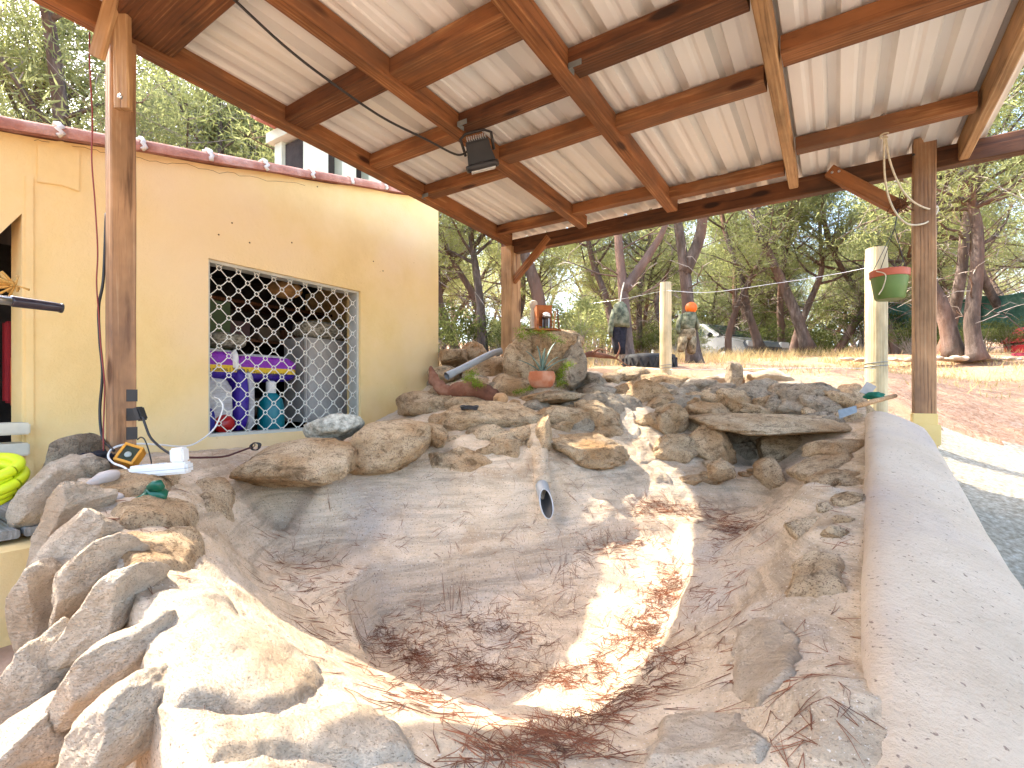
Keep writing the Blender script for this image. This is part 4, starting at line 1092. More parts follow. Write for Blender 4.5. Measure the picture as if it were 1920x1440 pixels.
tag(tw.build('wire_tangle', M['wood_dark'], None, True, fixn=False), 'dark tangle of old wire and vine on the right-hand brace', 'wire')

# ---------------------------------------------------------------- pot hanging beside the square post
d = 2.96; pc = PD(1668, 562, d)
POT = thing('hanging_pot', 'green plastic pot with terracotta liner hanging by the square post', 'flower pot', pc)
mb = MB(); mb.lathe(pc, [(.066, 0), (.074, .01), (.088, .10), (.092, .125), (.094, .135), (.088, .135), (.080, .09)], 28); mb.build('outer_pot', plain('olive_green_plastic', (.10, .17, .035), .5), POT, 40)
mb = MB(); mb.lathe(pc, [(.07, .05), (.086, .128), (.098, .130), (.100, .168), (.094, .172), (.088, .150)], 28); mb.build('liner_pot', plain('orange_red_plastic', (.42, .085, .03), .5), POT, 40)
mb = MB(); mb.lathe(pc, [(.086, .10), (.086, .150), (.04, .156)], 20); mb.build('soil', plain('dark_soil', (.05, .03, .02), .95), POT)
mb = MB()
for k, (dx) in enumerate((-.098, .098, 0)):
    mb.tube([pc + RIGHT * dx + UP * .165 + FWD * (.0 if k < 2 else .09), pc + UP * .42 + RIGHT * .03], .002, 5)
mb.tube([pc + UP * .42 + RIGHT * .03, PD(1684, 392, 2.97)], .003, 5); mb.build('hanger', M['black'], POT)
mb = MB(); mb.tube(spline([pc + RIGHT * (-.1) - FWD * .03 + UP * .16, pc + RIGHT * (-.075) - FWD * .07 + UP * .13, pc + RIGHT * (-.082) - FWD * .06 + UP * .06, pc + RIGHT * (-.1) - FWD * .05 + UP * .02], 5), .003, 5); mb.build('cord', M['rope'], POT)

# ---------------------------------------------------------------- round fence posts and wires
def round_post(px, ytop, ybot, d, r_, label):
    b_ = PD(px, ybot, d); t_ = PD(px + 2, ytop, d); mb = MB(); L = (t_ - b_).length + .25
    vs = []; n = 18; rings = 10
    for i in range(rings + 1):
        z = L * i / rings
        for k in range(n):
            a = 2 * math.pi * k / n; rr = r_ * (1 + .03 * noise.noise((math.cos(a) * 2, math.sin(a) * 2, z * 2))) * (.93 if i == rings else 1)
            vs.append((z, rr * math.cos(a), rr * math.sin(a)))
    vs.append((L + .004, 0, 0)); fs = []
    for i in range(rings):
        for k in range(n): fs.append((i * n + k, i * n + (k + 1) % n, i * n + n + (k + 1) % n, i * n + n + k))
    for k in range(n): fs.append((rings * n + k, rings * n + (k + 1) % n, len(vs) - 1))
    mb.add(vs, fs)
    o = mb.build('fence_post', M['wood_fence'], None, 40, Matrix.Translation(b_ - UP * .25) @ Matrix(((0, 1, 0), (0, 0, 1), (1, 0, 0))).to_4x4())
    tag(o, label, 'post', 'round fence posts behind the pond')
round_post(1248, 530, 700, 4.9, .056, 'thin pale round post standing before the stuffed dummy')
round_post(1643, 466, 735, 3.75, .071, 'thick pale round post behind the hanging green pot')
def wire(pts, label, r_=.0022, n=8, mat='steel'):
    mb = MB(); mb.tube(spline(pts, n), r_, 5); tag(mb.build('fence_wire', M[mat], None, True), label, 'wire', 'fence wires behind the pond')
wire([PD(1250, 545, 4.84), PD(1330, 548, 4.55), PD(1450, 532, 4.2), PD(1560, 515, 3.9), PD(1636, 500, 3.68)], 'sagging upper wire between the two round fence posts')
wire([PD(1105, 570, 6.3), PD(1170, 560, 5.8), PD(1246, 545, 4.84)], 'upper wire running from the forked pine to the thin post')
wire([PD(1250, 693, 4.84), PD(1360, 692, 4.5), PD(1500, 690, 4.05), PD(1640, 691, 3.67)], 'lower wire stretched between the two round fence posts')
wire([PD(1120, 699, 5.6), PD(1180, 690, 5.3), PD(1246, 693, 4.84)], 'lower wire running left from the thin post over the tyre')
mb = MB()
for (px, py, d, r_) in ((1248, 546, 4.9, .058), (1248, 693, 4.9, .059), (1643, 500, 3.75, .073), (1643, 691, 3.75, .0735)):
    pass
for (px, py, d, r_, lb) in ((1643, 691, 3.75, .0745, 'wire wound round the thick post near its foot'), (1248, 693, 4.9, .059, 'wire wound round the thin post near its foot')):
    mb = MB(); c = PD(px, py, d); mb.tube([c + RIGHT * r_ * math.cos(t) + FWD * r_ * math.sin(t) + UP * .004 * t for t in [q * .4 for q in range(34)]], .0028, 5)
    tag(mb.build('fence_wire', M['zinc'], None, True), lb, 'wire', 'fence wires behind the pond')

# ---------------------------------------------------------------- coat hanging on the forked pine
def cloth(name, rows, mat, parent, d0, n=24, fold=.05, seed=1):
    """hanging cloth from rows of (centre px, y px, half width px, half depth m)"""
    vs = []
    for i, (px, py, hw, dp) in enumerate(rows):
        c = PD(px, py, d0); h_ = hw / F * d0
        for k in range(n):
            a = 2 * math.pi * k / n; f = 1 + fold * math.sin(a * 7 + seed) * (i / len(rows)) + fold * noise.noise((math.cos(a) * 2, math.sin(a) * 2 + seed, i * .5)) * 2
            vs.append(c + RIGHT * h_ * math.cos(a) * f + FWD * dp * math.sin(a) * f)
    fs = []
    for i in range(len(rows) - 1):
        for k in range(n): fs.append((i * n + k, i * n + (k + 1) % n, i * n + n + (k + 1) % n, i * n + n + k))
    fs.append(tuple(range(n))[::-1]); fs.append(tuple((len(rows) - 1) * n + k for k in range(n)))
    mb = MB(); mb.add(vs, fs); return mb.build(name, mat, parent, True)
camo = surf('green_camouflage_cloth', [(.35, (.05, .055, .035)), (.5, (.14, .15, .09)), (.65, (.24, .23, .15))], 14, 3, rough=.95, bscale=60, bdist=.006)
tan = surf('tan_camouflage_cloth', [(.35, (.09, .065, .035)), (.5, (.24, .18, .10)), (.65, (.36, .29, .18))], 16, 3, rough=.95, bscale=60, bdist=.008)
dc = 6.1
COAT = thing('hanging_coat', 'dark camouflage coat hanging from the forked pine trunk', 'coat', PD(1163, 665, dc))
cloth('hood', [(1163, 566, 5, .04), (1162, 572, 12, .07), (1164, 590, 16, .09), (1164, 606, 17, .1), (1166, 614, 15, .09)], camo, COAT, dc - .02)
cloth('body', [(1164, 592, 10, .06), (1163, 600, 14, .08), (1161, 625, 14, .09), (1161, 650, 12, .08), (1162, 664, 10, .06)], M['black_cloth'], COAT, dc)
cloth('sleeve', [(1151, 580, 4, .03), (1148, 600, 6, .05), (1144, 622, 5, .04), (1146, 632, 3, .03)], camo, COAT, dc - .03)
mb = MB(); mb.tube([PD(1163, 566, dc), PD(1166, 545, dc + .1), PD(1170, 530, 6.3)], .008, 5); mb.build('loop', M['rope'], COAT)

# ---------------------------------------------------------------- stuffed dummy tied to the thick pine
dd = 7.45
DUM = thing('stuffed_dummy', 'stuffed camouflage dummy with orange ball head tied to the thick pine', 'dummy', PD(1290, 662, dd))
mb = MB(); mb.lathe(PD(1296, 577, dd - .03), [(.085 * math.sin(math.pi * k / 12), -.085 * math.cos(math.pi * k / 12)) for k in range(1, 12)], 20); mb.build('head', plain('orange_ball', (.80, .15, .01), .5), DUM, True)
cloth('shirt', [(1295, 584, 7, .06), (1291, 590, 14, .11), (1289, 602, 15, .12), (1290, 614, 13, .11), (1291, 618, 11, .10)], camo, DUM, dd, seed=3, fold=.07)
cloth('sleeve', [(1278, 590, 5, .05), (1273, 604, 5, .05), (1272, 618, 4, .04), (1273, 626, 3, .03)], camo, DUM, dd)
cloth('sleeve', [(1302, 592, 4, .05), (1307, 606, 4, .05), (1308, 618, 3, .04)], camo, DUM, dd)
cloth('trousers', [(1291, 614, 11, .1), (1290, 622, 14, .12), (1288, 632, 15, .12), (1287, 637, 14, .11)], tan, DUM, dd + .01, seed=5)
cloth('trouser_leg', [(1282, 632, 9, .1), (1279, 645, 8, .09), (1277, 656, 7, .08), (1277, 660, 4, .05)], tan, DUM, dd, seed=6, fold=.08)
cloth('trouser_leg', [(1296, 632, 9, .1), (1297, 648, 8, .09), (1297, 661, 7, .08), (1297, 664, 4, .05)], tan, DUM, dd, seed=8, fold=.08)

# ---------------------------------------------------------------- tyre half hidden behind the stones
tc = PD(1218, 694, 6.0)
TYR = thing('old_tyre', 'old black tractor tyre lying on its side under the forked pine', 'tyre', tc)
mb = MB(); n = 40; R0 = .30; prof = [(.62, -.10), (.80, -.125), (.96, -.115), (1.0, -.08), (1.0, .08), (.96, .115), (.80, .125), (.62, .10), (.60, 0)]
vs = []
for k in range(n):
    a = 2 * math.pi * k / n
    for r_, z in prof: vs.append(tc + Vector((math.cos(a) * r_ * R0, math.sin(a) * r_ * R0, z * 1.0 + .06)))
fs = []; m_ = len(prof)
for k in range(n):
    for i in range(m_): fs.append((k * m_ + i, k * m_ + (i + 1) % m_, ((k + 1) % n) * m_ + (i + 1) % m_, ((k + 1) % n) * m_ + i))
rub = plain('black_rubber', (.022, .021, .02), .8, var=.4)
mb.add(vs, fs); mb.build('casing', rub, TYR, True)
for k in range(36):
    a = 2 * math.pi * k / 36; mb = MB(); mb.box((0, 0, 0), (.016, .012, .085)); mb.build('tread_block', rub, TYR, False, Matrix.Translation(tc + Vector((math.cos(a) * R0, math.sin(a) * R0, .06))) @ Matrix.Rotation(a, 4, 'Z') @ Matrix.Rotation(R(25 if k % 2 else -25), 4, 'X'))

# ---------------------------------------------------------------- parked car beyond the bank
cc = PD(1338, 742, 15.5); cz = PD(1330, 697, 15.5).z
CAR = thing('parked_car', 'silver hatchback parked beyond the grass bank under the pines', 'car', (cc.x, cc.y, cz))
CW = Matrix.Translation((cc.x, cc.y, cz)) @ Matrix.Rotation(YAW + R(203), 4, 'Z')   # local +y is the front
sil = plain('silver_car_paint', (.24, .25, .265), .25, metal=.5, var=.05); gls = plain('dark_green_car_glass', (.03, .05, .045), .05, var=.1, spec=.8)
side = [(1.95, .35), (2.0, .55), (1.9, .74), (1.2, .93), (.98, .96), (-1.75, 1.0), (-1.95, .9), (-2.0, .4), (-1.6, .25), (1.7, .22)]
mb = MB(); mb.prism([(-.84, y, z) for y, z in side], (1.68, 0, 0)); body = mb.build('body', sil, CAR, 35, CW, bevel=.05)
top = [(1.0, .955), (.25, 1.40), (-.2, 1.47), (-1.2, 1.45), (-1.85, .98)]
vs = []
for y, z in top:
    t = (z - .95) / .52; hw = .80 - .18 * t; vs += [(-hw, y, z), (hw, y, z)]
fs = [(2 * i, 2 * i + 1, 2 * i + 3, 2 * i + 2) for i in range(4)] + [(0, 2, 4, 6, 8), (9, 7, 5, 3, 1), (0, 8, 9, 1)]
mb = MB(); mb.add(vs, fs); cabn = mb.build('cabin', sil, CAR, 35, CW)
def pane(q, nm, off):
    mb = MB(); mb.prism([Vector(p) + Vector(off) * .012 for p in q], Vector(off) * -.03); mb.build(nm, gls, cabn, False, CW)
pane([(-.72, .93, 1.00), (.72, .93, 1.00), (.60, .29, 1.375), (-.60, .29, 1.375)], 'windscreen', (0, .5, .86))
for s_ in (-1, 1):
    pane([(s_ * .775, .8, 1.0), (s_ * .775, -.4, 1.0), (s_ * .64, -.4, 1.40), (s_ * .65, .2, 1.35)], 'side_window', (s_, 0, .3))
    pane([(s_ * .775, -.48, 1.0), (s_ * .775, -1.4, 1.02), (s_ * .66, -1.15, 1.38), (s_ * .64, -.48, 1.40)], 'side_window', (s_, 0, .3))
    lump('mirror', (0, 0, 0), (.09, .05, .07), I3, M['black'], CAR, 3).matrix_basis = CW @ Matrix.Translation((s_ * .95, .82, 1.0))
    for yy in (1.25, -1.3):
        w_ = None
        mb = MB(); mb.lathe((0, 0, 0), [(.20, -.1), (.30, -.1), (.31, -.08), (.31, .08), (.30, .1), (.20, .1)], 24); w_ = mb.build('wheel', rub, CAR, 40, CW @ Matrix.Translation((s_ * .78, yy, .31)) @ Matrix.Rotation(R(90), 4, 'Y'))
        mb = MB(); mb.lathe((0, 0, 0), [(.02, -.105), (.19, -.105), (.19, .105), (.02, .105)], 16); mb.build('rim', M['steel'], w_, 40, CW @ Matrix.Translation((s_ * .78, yy, .31)) @ Matrix.Rotation(R(90), 4, 'Y'))
    mb = MB(); mb.box((s_ * .62, 1.95, .66), (.16, .05, .08)); mb.build('headlight', plain('headlight_glass', (.6, .62, .62), .1), CAR, False, CW, bevel=.02)
mb = MB(); mb.box((0, 2.0, .52), (.45, .02, .07)); mb.build('radiator_grille', M['black'], CAR, False, CW)

# ---------------------------------------------------------------- green netting on the right
net = surf('green_shade_netting', [(.3, (.012, .05, .035)), (.5, (.05, .12, .085)), (.7, (.16, .24, .19))], 2.5, 7, 'OBJ', rough=.85, bscale=120, bdist=.004, nrough=.75)
NET = thing('netting_fence', 'dark green shade netting stretched along the far side of the yard', 'fence', PD(1800, 640, 12))
pp = [(1655, 12.8), (1740, 12.3), (1838, 11.4), (1930, 10.4), (2050, 9.5)]
for i in range(len(pp) - 1):
    (xa, da), (xb, db) = pp[i], pp[i + 1]; vs = []; nn = 10
    for q_ in range(nn + 1):
        t = q_ / nn; px, d = xa + (xb - xa) * t, da + (db - da) * t
        dip = .05 * math.sin(math.pi * t); wv = .05 * math.sin(t * 9 + i)
        yb = 633 if i != 2 else 637; yt = 566 - 22 * max(0, (px - 1740) / 190)
        for s_ in range(6):
            u = s_ / 5; vs.append(PD(px, yb + (yt - yb) * u, d + wv * math.sin(u * 3)) - UP * dip * u)
    fs = [(a * 6 + s_, a * 6 + s_ + 1, a * 6 + s_ + 7, a * 6 + s_ + 6) for a in range(nn) for s_ in range(5)]
    k_ = len(vs); off = FWD * .006; vs += [v_ + off for v_ in vs]; fs += [tuple(q + k_ for q in f)[::-1] for f in fs]
    mb = MB(); mb.add(vs, fs); mb.build('net_panel', net, NET, True, fixn=False)
    mb = MB(); a_ = PD(xa, 668, da + .05); b2 = PD(xa, 548 if i > 1 else 560, da + .05); mb.tube([a_, b2], .03, 8); mb.build('net_post', M['zinc'], NET, True)
# playhouse and box at the edge of the frame
PH = thing('toy_playhouse', 'red toy playhouse with white eave at the right edge of the yard', 'playhouse', PD(1968, 668, 9.2))
red = plain('red_plastic', (.42, .02, .03), .45); grn = plain('bright_green_plastic', (.02, .26, .06), .5)
c0 = PD(1968, 642, 9.2)
mb = MB(); mb.prism([c0 + RIGHT * a + UP * b_ for a, b_ in ((-.33, .03), (.33, .03), (0, .34))], FWD * .6); mb.build('roof', red, PH)
mb = MB(); mb.prism([c0 + RIGHT * a + UP * b_ - FWD * .02 for a, b_ in ((-.36, -.02), (.36, -.02), (.36, .05), (-.36, .05))], FWD * .03); mb.build('eave_board', M['white_plastic'], PH)
mb = MB(); mb.prism([c0 + RIGHT * a + UP * b_ for a, b_ in ((-.3, -.42), (.3, -.42), (.3, -.02), (-.3, -.02))], FWD * .55); mb.build('wall', red, PH)
mb = MB(); mb.prism([c0 + RIGHT * a + UP * b_ - FWD * .025 for a, b_ in ((-.24, -.2), (-.02, -.22), (-.02, -.05), (-.2, -.05))], FWD * .02); mb.build('shutter', grn, PH)
mb = MB(); bc = PD(1918, 674, 8.6); mb.box(bc, (.13, .10, .11)); tag(mb.build('crate', plain('pink_red_crate', (.36, .03, .06), .6, var=.5, scale=20), None, bevel=.01), 'small dark red crate on the ground before the red playhouse', 'crate')
# pale stones lining the far edge of the litter
rnd = random.Random(21)
for k in range(17):
    px = 1595 + k * 20 + rnd.uniform(-6, 6)
    stone(px, 672 + rnd.uniform(-2, 3), rnd.uniform(6, 13), rnd.uniform(2.5, 5), rnd.uniform(-8, 8), 8.3, .12, 'rock_pale', None, name='edging_stone', sub=2)
for o in [o for o in bpy.data.objects if o.name.startswith('edging_stone')]:
    tag(o, 'pale half-buried stone in the row edging the litter below the netting', 'stone', 'edging stones across the yard')
# ---------------------------------------------------------------- driftwood log with moss
LG = thing('driftwood_log', 'reddish twisted driftwood log with moss beside the house corner', 'log', PD(880, 750, 3.45))
pts = spline([PD(808, 688, 3.62), PD(814, 712, 3.58), PD(830, 730, 3.54), PD(852, 736, 3.5), PD(880, 728, 3.46), PD(905, 735, 3.42), PD(935, 752, 3.36)], 5)
rad = [.012, .018, .024, .03, .034, .037, .04, .042, .043, .044, .045, .046, .05, .053, .056, .058, .06, .062, .063, .064, .066, .068, .066, .064, .062, .060, .058, .056, .054, .052, .05]
rad = [r_ * (1 + .25 * noise.noise((i * .8, 3, 0))) for i, r_ in enumerate(rad)]
mb = MB(); vs = []; mb.tube(pts, rad[:len(pts)], 14)
mb.v = [tuple(Vector(v_) + Vector((noise.noise(Vector(v_) * 22), noise.noise(Vector(v_) * 22 + Vector((9, 0, 0))), noise.noise(Vector(v_) * 22 + Vector((0, 9, 0))))) * .014) for v_ in mb.v]
mb.build('trunk', M['driftwood'], LG, True)
mb = MB(); mb.tube(spline([PD(935, 752, 3.36), PD(942, 748, 3.3), PD(938, 765, 3.28)], 5), [.045, .05, .05, .045, .04, .04, .035, .03, .03, .026, .02], 10); mb.build('stump_end', M['wood_pale'], LG, True)
def moss(c_list, name, label, seed, size=.035, n=40, parent=None):
    """tuft of moss: many short blades"""
    o = foliage(name, [tuple(c) for c in c_list], [size] * len(c_list), n, M['mossleaf'], parent, seed, (.006, .014), .003)
    o['kind'] = 'stuff'
    if parent is None: tag(o, label, 'moss')
    return o
M['mossleaf'] = leafmat('moss_blades', [(.3, (.08, .12, .012)), (.5, (.20, .27, .03)), (.7, (.36, .42, .06))], 20, .3)
moss([PD(a, b_, 3.36) for a, b_ in ((880, 706), (888, 712), (893, 720), (875, 712), (900, 722), (885, 700))], 'moss', None, 3, .045, 160, LG)
moss([PD(a, b_, 3.74) for a, b_ in ((975, 618), (985, 612), (990, 625), (980, 632), (1000, 622), (1015, 624), (1030, 628), (1040, 634), (1050, 640), (974, 628))], 'moss', 'bright green moss along the top of the standing boulder', 4, .05, 130)
moss([PD(a, b_, 3.55) for a, b_ in ((1062, 686), (1055, 694), (1048, 702), (1044, 712), (1050, 708), (1058, 718), (1048, 722), (1068, 684))], 'moss', 'bright green moss hanging right of the agave pot', 5, .045, 130)
moss([PD(a, b_, 3.5) for a, b_ in ((988, 730), (978, 734), (968, 736), (996, 727))], 'moss', 'thin green moss strip on the slab left of the agave pot', 6, .03, 90)
# ---------------------------------------------------------------- agave in a clay pot
ac = PD(1016, 727, 3.48)
AG = thing('potted_agave', 'small striped agave in a round terracotta pot on a stone slab', 'potted plant', ac)
mb = MB(); mb.lathe(ac, [(.055, 0), (.075, .012), (.092, .05), (.094, .075), (.086, .105), (.084, .112), (.078, .112), (.076, .09)], 28); mb.build('pot', M['terracotta'], AG, 40)
mb = MB(); mb.lathe(ac, [(.075, .07), (.077, .103), (.03, .112)], 18); mb.build('soil', plain('dark_compost', (.03, .022, .016), .95, var=.5, scale=60, bdist=.006, bscale=90), AG)
for k, (dx, dz, dy, wd) in enumerate(((-.16, .09, -.02, .013), (-.11, .16, .05, .012), (-.03, .19, .02, .014), (.02, .17, -.06, .013), (.10, .22, .04, .015), (.17, .10, -.05, .014), (.05, .12, .1, .012), (-.07, .1, -.08, .011), (.12, .12, .08, .012))):
    b_ = ac + UP * .10; vs = []; n = 9; outd = (RIGHT * dx + FWD * dy); sidev = outd.cross(UP).normalized()
    for i in range(n):
        t = i / (n - 1); c = b_ + outd * t + UP * (dz * (1.6 * t - .6 * t * t)); w_ = wd * (.75 + .9 * t - 1.65 * t * t) + .0006
        nrm = UP * .4 - outd.normalized() * .6
        vs += [c - sidev * w_ + nrm * w_ * .35, c - nrm * .002, c + sidev * w_ + nrm * w_ * .35, c - nrm * .006]
    fs = []
    for i in range(n - 1):
        for q in range(4): fs.append((i * 4 + q, i * 4 + (q + 1) % 4, i * 4 + 4 + (q + 1) % 4, i * 4 + 4 + q))
    mb = MB(); mb.add(vs, fs); mb.build('leaf', M['agave'], AG, True)
# ---------------------------------------------------------------- ornaments on the boulder
od = 4.0
tp = PD(1000, 612, od)
mb = MB(); mb.lathe(PD(1000, 614, od), [(.026, 0), (.03, .01), (.024, .13), (.021, .15), (.03, .165), (.034, .185), (.03, .205), (.014, .215)], 18)
tag(mb.build('stone_bottle', plain('beige_stoneware', (.50, .43, .33), .7), None, 40), 'beige stoneware bottle standing on the boulder left of the wooden box', 'bottle')
mb = MB(); mb.box((0, 0, 0), (.07, .07, .008)); tag(mb.build('stone_plate', M['limewash'], None, False, Matrix.Translation(PD(998, 616, od)) @ Matrix.Rotation(YAW, 4, 'Z'), bevel=.003), 'small pale slab under the stoneware bottle', 'slab')
oc = PD(1022, 620, 3.9)
BX = thing('wooden_lantern_box', 'orange wooden box holding a metal lantern on top of the boulder', 'box', oc)
WM = Matrix.Translation(oc) @ Matrix.Rotation(YAW + R(8), 4, 'Z')
orw = wood('bright_orange_timber', (.16, .04, .01), (.42, .12, .03), (.58, .22, .07), knots=False)
mb = MB(); mb.box((0, .05, .10), (.065, .008, .105)); mb.build('back_board', orw, BX, False, WM, bevel=.002)
mb = MB(); mb.box((-.066, 0, .09), (.008, .05, .095)); mb.build('side_board', orw, BX, False, WM, bevel=.002)
mb = MB(); mb.box((0, -.002, .004), (.09, .055, .006)); mb.build('base_board', orw, BX, False, WM, bevel=.002)
mb = MB(); mb.lathe((.01, 0, .0), [(.034, .01), (.034, .02), (.028, .024), (.026, .085), (.034, .09), (.036, .10), (.02, .125), (.008, .135)], 16); lam = mb.build('lantern', plain('dark_bronze', (.07, .05, .04), .35, metal=.6), BX, 40, WM)
mb = MB(); mb.lathe((.01, 0, .0), [(.029, .10), (.033, .115), (.026, .135), (.01, .142)], 16); mb.build('lantern_top', M['white_plastic'], lam, True, WM)
mb = MB()
for a in range(4): mb.tube([(.01 + .033 * math.cos(a * 1.57 + .4), .033 * math.sin(a * 1.57 + .4), .02), (.01 + .033 * math.cos(a * 1.57 + .4), .033 * math.sin(a * 1.57 + .4), .09)], .0025, 5)
mb.build('lantern_bars', M['steel'], lam, False, WM)
FR = thing('tilted_wood_frame', 'two thin wooden sticks leaning together right of the lantern box', 'frame', PD(1044, 620, 3.9))
beam('stick', PD(1037, 619, 3.9), PD(1042, 584, 3.92), .014, .02, 'wood_pale', FR); beam('stick', PD(1049, 619, 3.9), PD(1045, 580, 3.95), .012, .014, 'wood_dark', FR); beam('stick', PD(1037, 615, 3.88), PD(1052, 620, 3.88), .02, .014, 'wood', FR)
# ---------------------------------------------------------------- pipes
mb = MB()
pl = spline([PD(838, 705, 3.7), PD(880, 684, 3.85), PD(920, 664, 4.0), PD(940, 658, 4.05)], 6); PIPE = thing('grey_conduit', 'grey plastic conduit lying over the stones by the house corner', 'pipe', pl[0])
mb.tube(pl, .026, 16, False); mb.tube([p for p in pl], .022, 16, False); mb.build('tube', M['grey_plastic'], PIPE, True, fixn=False)
mb = MB(); ax = (pl[0] - pl[1]).normalized(); mb.tube([pl[0] - ax * .06, pl[0] + ax * .002], .030, 16, False); mb.build('collar', M['grey_plastic'], PIPE, True, fixn=False)
mb = MB(); mb.tube([pl[0] - ax * .05, pl[0] - ax * .045], .024, 16); mb.build('plug', M['black'], PIPE)
SP = thing('spout_pipe', 'grey spout pipe cut at a slant projecting into the pond basin', 'pipe', PD(1024, 960, 2.5))
s0 = PD(1008, 880, 2.70); s1 = PD(1024, 942, 2.44)
ax = (s1 - s0).normalized(); a_ = ax.cross(RIGHT).normalized(); b_ = ax.cross(a_)
def cutpipe(r_, name, mat):
    vs = []; n = 24
    for k in range(n):
        an = 2 * math.pi * k / n; o_ = a_ * math.cos(an) * r_ + b_ * math.sin(an) * r_
        vs.append(s0 + o_); vs.append(s1 + o_ + ax * (-.07 * o_.dot(UP - FWD * .4) / r_ + .01))
    mb = MB(); mb.add(vs, [(2 * k, 2 * ((k + 1) % n), 2 * ((k + 1) % n) + 1, 2 * k + 1) for k in range(n)]); return mb.build(name, mat, SP, True, fixn=False)
cutpipe(.033, 'outer_wall', M['grey_plastic']); cutpipe(.0275, 'inner_wall', plain('shaded_pipe_inside', (.05, .045, .04), .7))  # inner wall coloured near black to paint the shade inside the pipe
vs = []; n = 24
for r_ in (.033, .0275):
    for k in range(n):
        an = 2 * math.pi * k / n; o_ = a_ * math.cos(an) * r_ + b_ * math.sin(an) * r_; vs.append(s1 + o_ + ax * (-.07 * o_.dot(UP - FWD * .4) / r_ + .01))
mb = MB(); mb.add(vs, [(k, (k + 1) % n, n + (k + 1) % n, n + k) for k in range(n)]); mb.build('cut_edge', plain('pale_grey_pvc', (.45, .46, .46), .5), SP)
mb = MB(); mb.tube(spline([PD(1008, 800, 2.88), PD(1010, 845, 2.8), PD(1014, 890, 2.66), PD(1018, 908, 2.56)], 5), [.05, .05, .052, .052, .054, .052, .052, .05, .05, .05, .05, .048, .048, .046, .046, .044][:16], 14)
mb.v = [tuple(Vector(v_) + Vector((0, 0, 1)) * .008 * noise.noise(Vector(v_) * 14)) for v_ in mb.v]
o = mb.build('spout_casing', M['mortar'], POND_E, True)
# black ring on the ledge stone
mb = MB(); rc = PD(880, 766, 3.0)
for k in range(3): mb.tube([rc + RIGHT * .045 * math.cos(t + k) * (1 + .06 * k) + FWD * .04 * math.sin(t + k) + UP * (.006 * k + .004 * math.sin(3 * t)) for t in [q * .33 for q in range(20)]], .006, 6)
tag(mb.build('cable_coil', M['black'], None, True), 'small black cable coil lying on the stone below the log', 'coil')
# dry branch behind the back stones
BR = thing('dry_branch', 'pale twisted dead branch lying behind the back stones', 'branch', PD(1140, 680, 4.6))
mb = MB(); mb.tube(spline([PD(1088, 672, 4.5), PD(1105, 664, 4.55), PD(1130, 667, 4.6), PD(1155, 672, 4.6), PD(1175, 684, 4.6), PD(1195, 692, 4.6)], 5), [.016 + .012 * math.sin(i * .25) for i in range(26)], 8); mb.build('stem', M['driftwood'], BR, True)
mb = MB(); mb.tube(spline([PD(1155, 672, 4.6), PD(1162, 655, 4.62), PD(1160, 642, 4.65)], 4), [.012, .011, .01, .009, .008, .006, .004, .003, .002], 6); mb.build('fork', M['driftwood'], BR, True)
mb = MB(); mb.tube(spline([PD(1110, 664, 4.55), PD(1125, 655, 4.5), PD(1150, 662, 4.45)], 4), [.012, .011, .01, .009, .008, .006, .004, .003, .002], 6); mb.build('fork', M['driftwood'], BR, True)

# ---------------------------------------------------------------- tools on the coping
TR = thing('mason_trowel', 'grey steel trowel with wooden handle lying over the end of the coping', 'trowel', PD(1620, 765, 2.85))
def plate(nm, px, d, mat, parent, th=.004):
    p = [PD(x, y, d + (k_ if False else 0)) for x, y in px]; mb = MB(); mb.prism(p, FWD * th); return mb.build(nm, mat, parent)
pq = [PD(1571, 769, 2.72), PD(1606, 760, 2.78), PD(1607, 772, 2.74), PD(1574, 784, 2.68)]
mb = MB(); mb.prism(pq, (0, 0, -.004)); mb.build('blade', M['zinc'], TR)
mb = MB(); mb.tube([PD(1606, 762, 2.78), PD(1640, 752, 2.86), PD(1679, 742, 2.95)], [.013, .014, .012], 10); mb.build('handle', M['wood_pale'], TR, True)
mb = MB(); pq = [PD(1612, 735, 3.0), PD(1626, 715, 3.05), PD(1644, 725, 3.02), PD(1630, 742, 2.98)]; mb.prism(pq, FWD * .006); tag(mb.build('steel_plate', plain('rusty_grey_sheet', (.42, .37, .30), .5, metal=.3, var=.2), None), 'square steel plate propped behind the coping end', 'plate')
lump('green_rag', PD(1638, 742, 2.94), (.048, .05, .024), CM, plain('green_cloth', (.0, .13, .075), .7, var=.3), None, 9, .35, 1.0)
tag(bpy.data.objects['green_rag'], 'crumpled dark green rag beside the trowel on the coping end', 'rag')

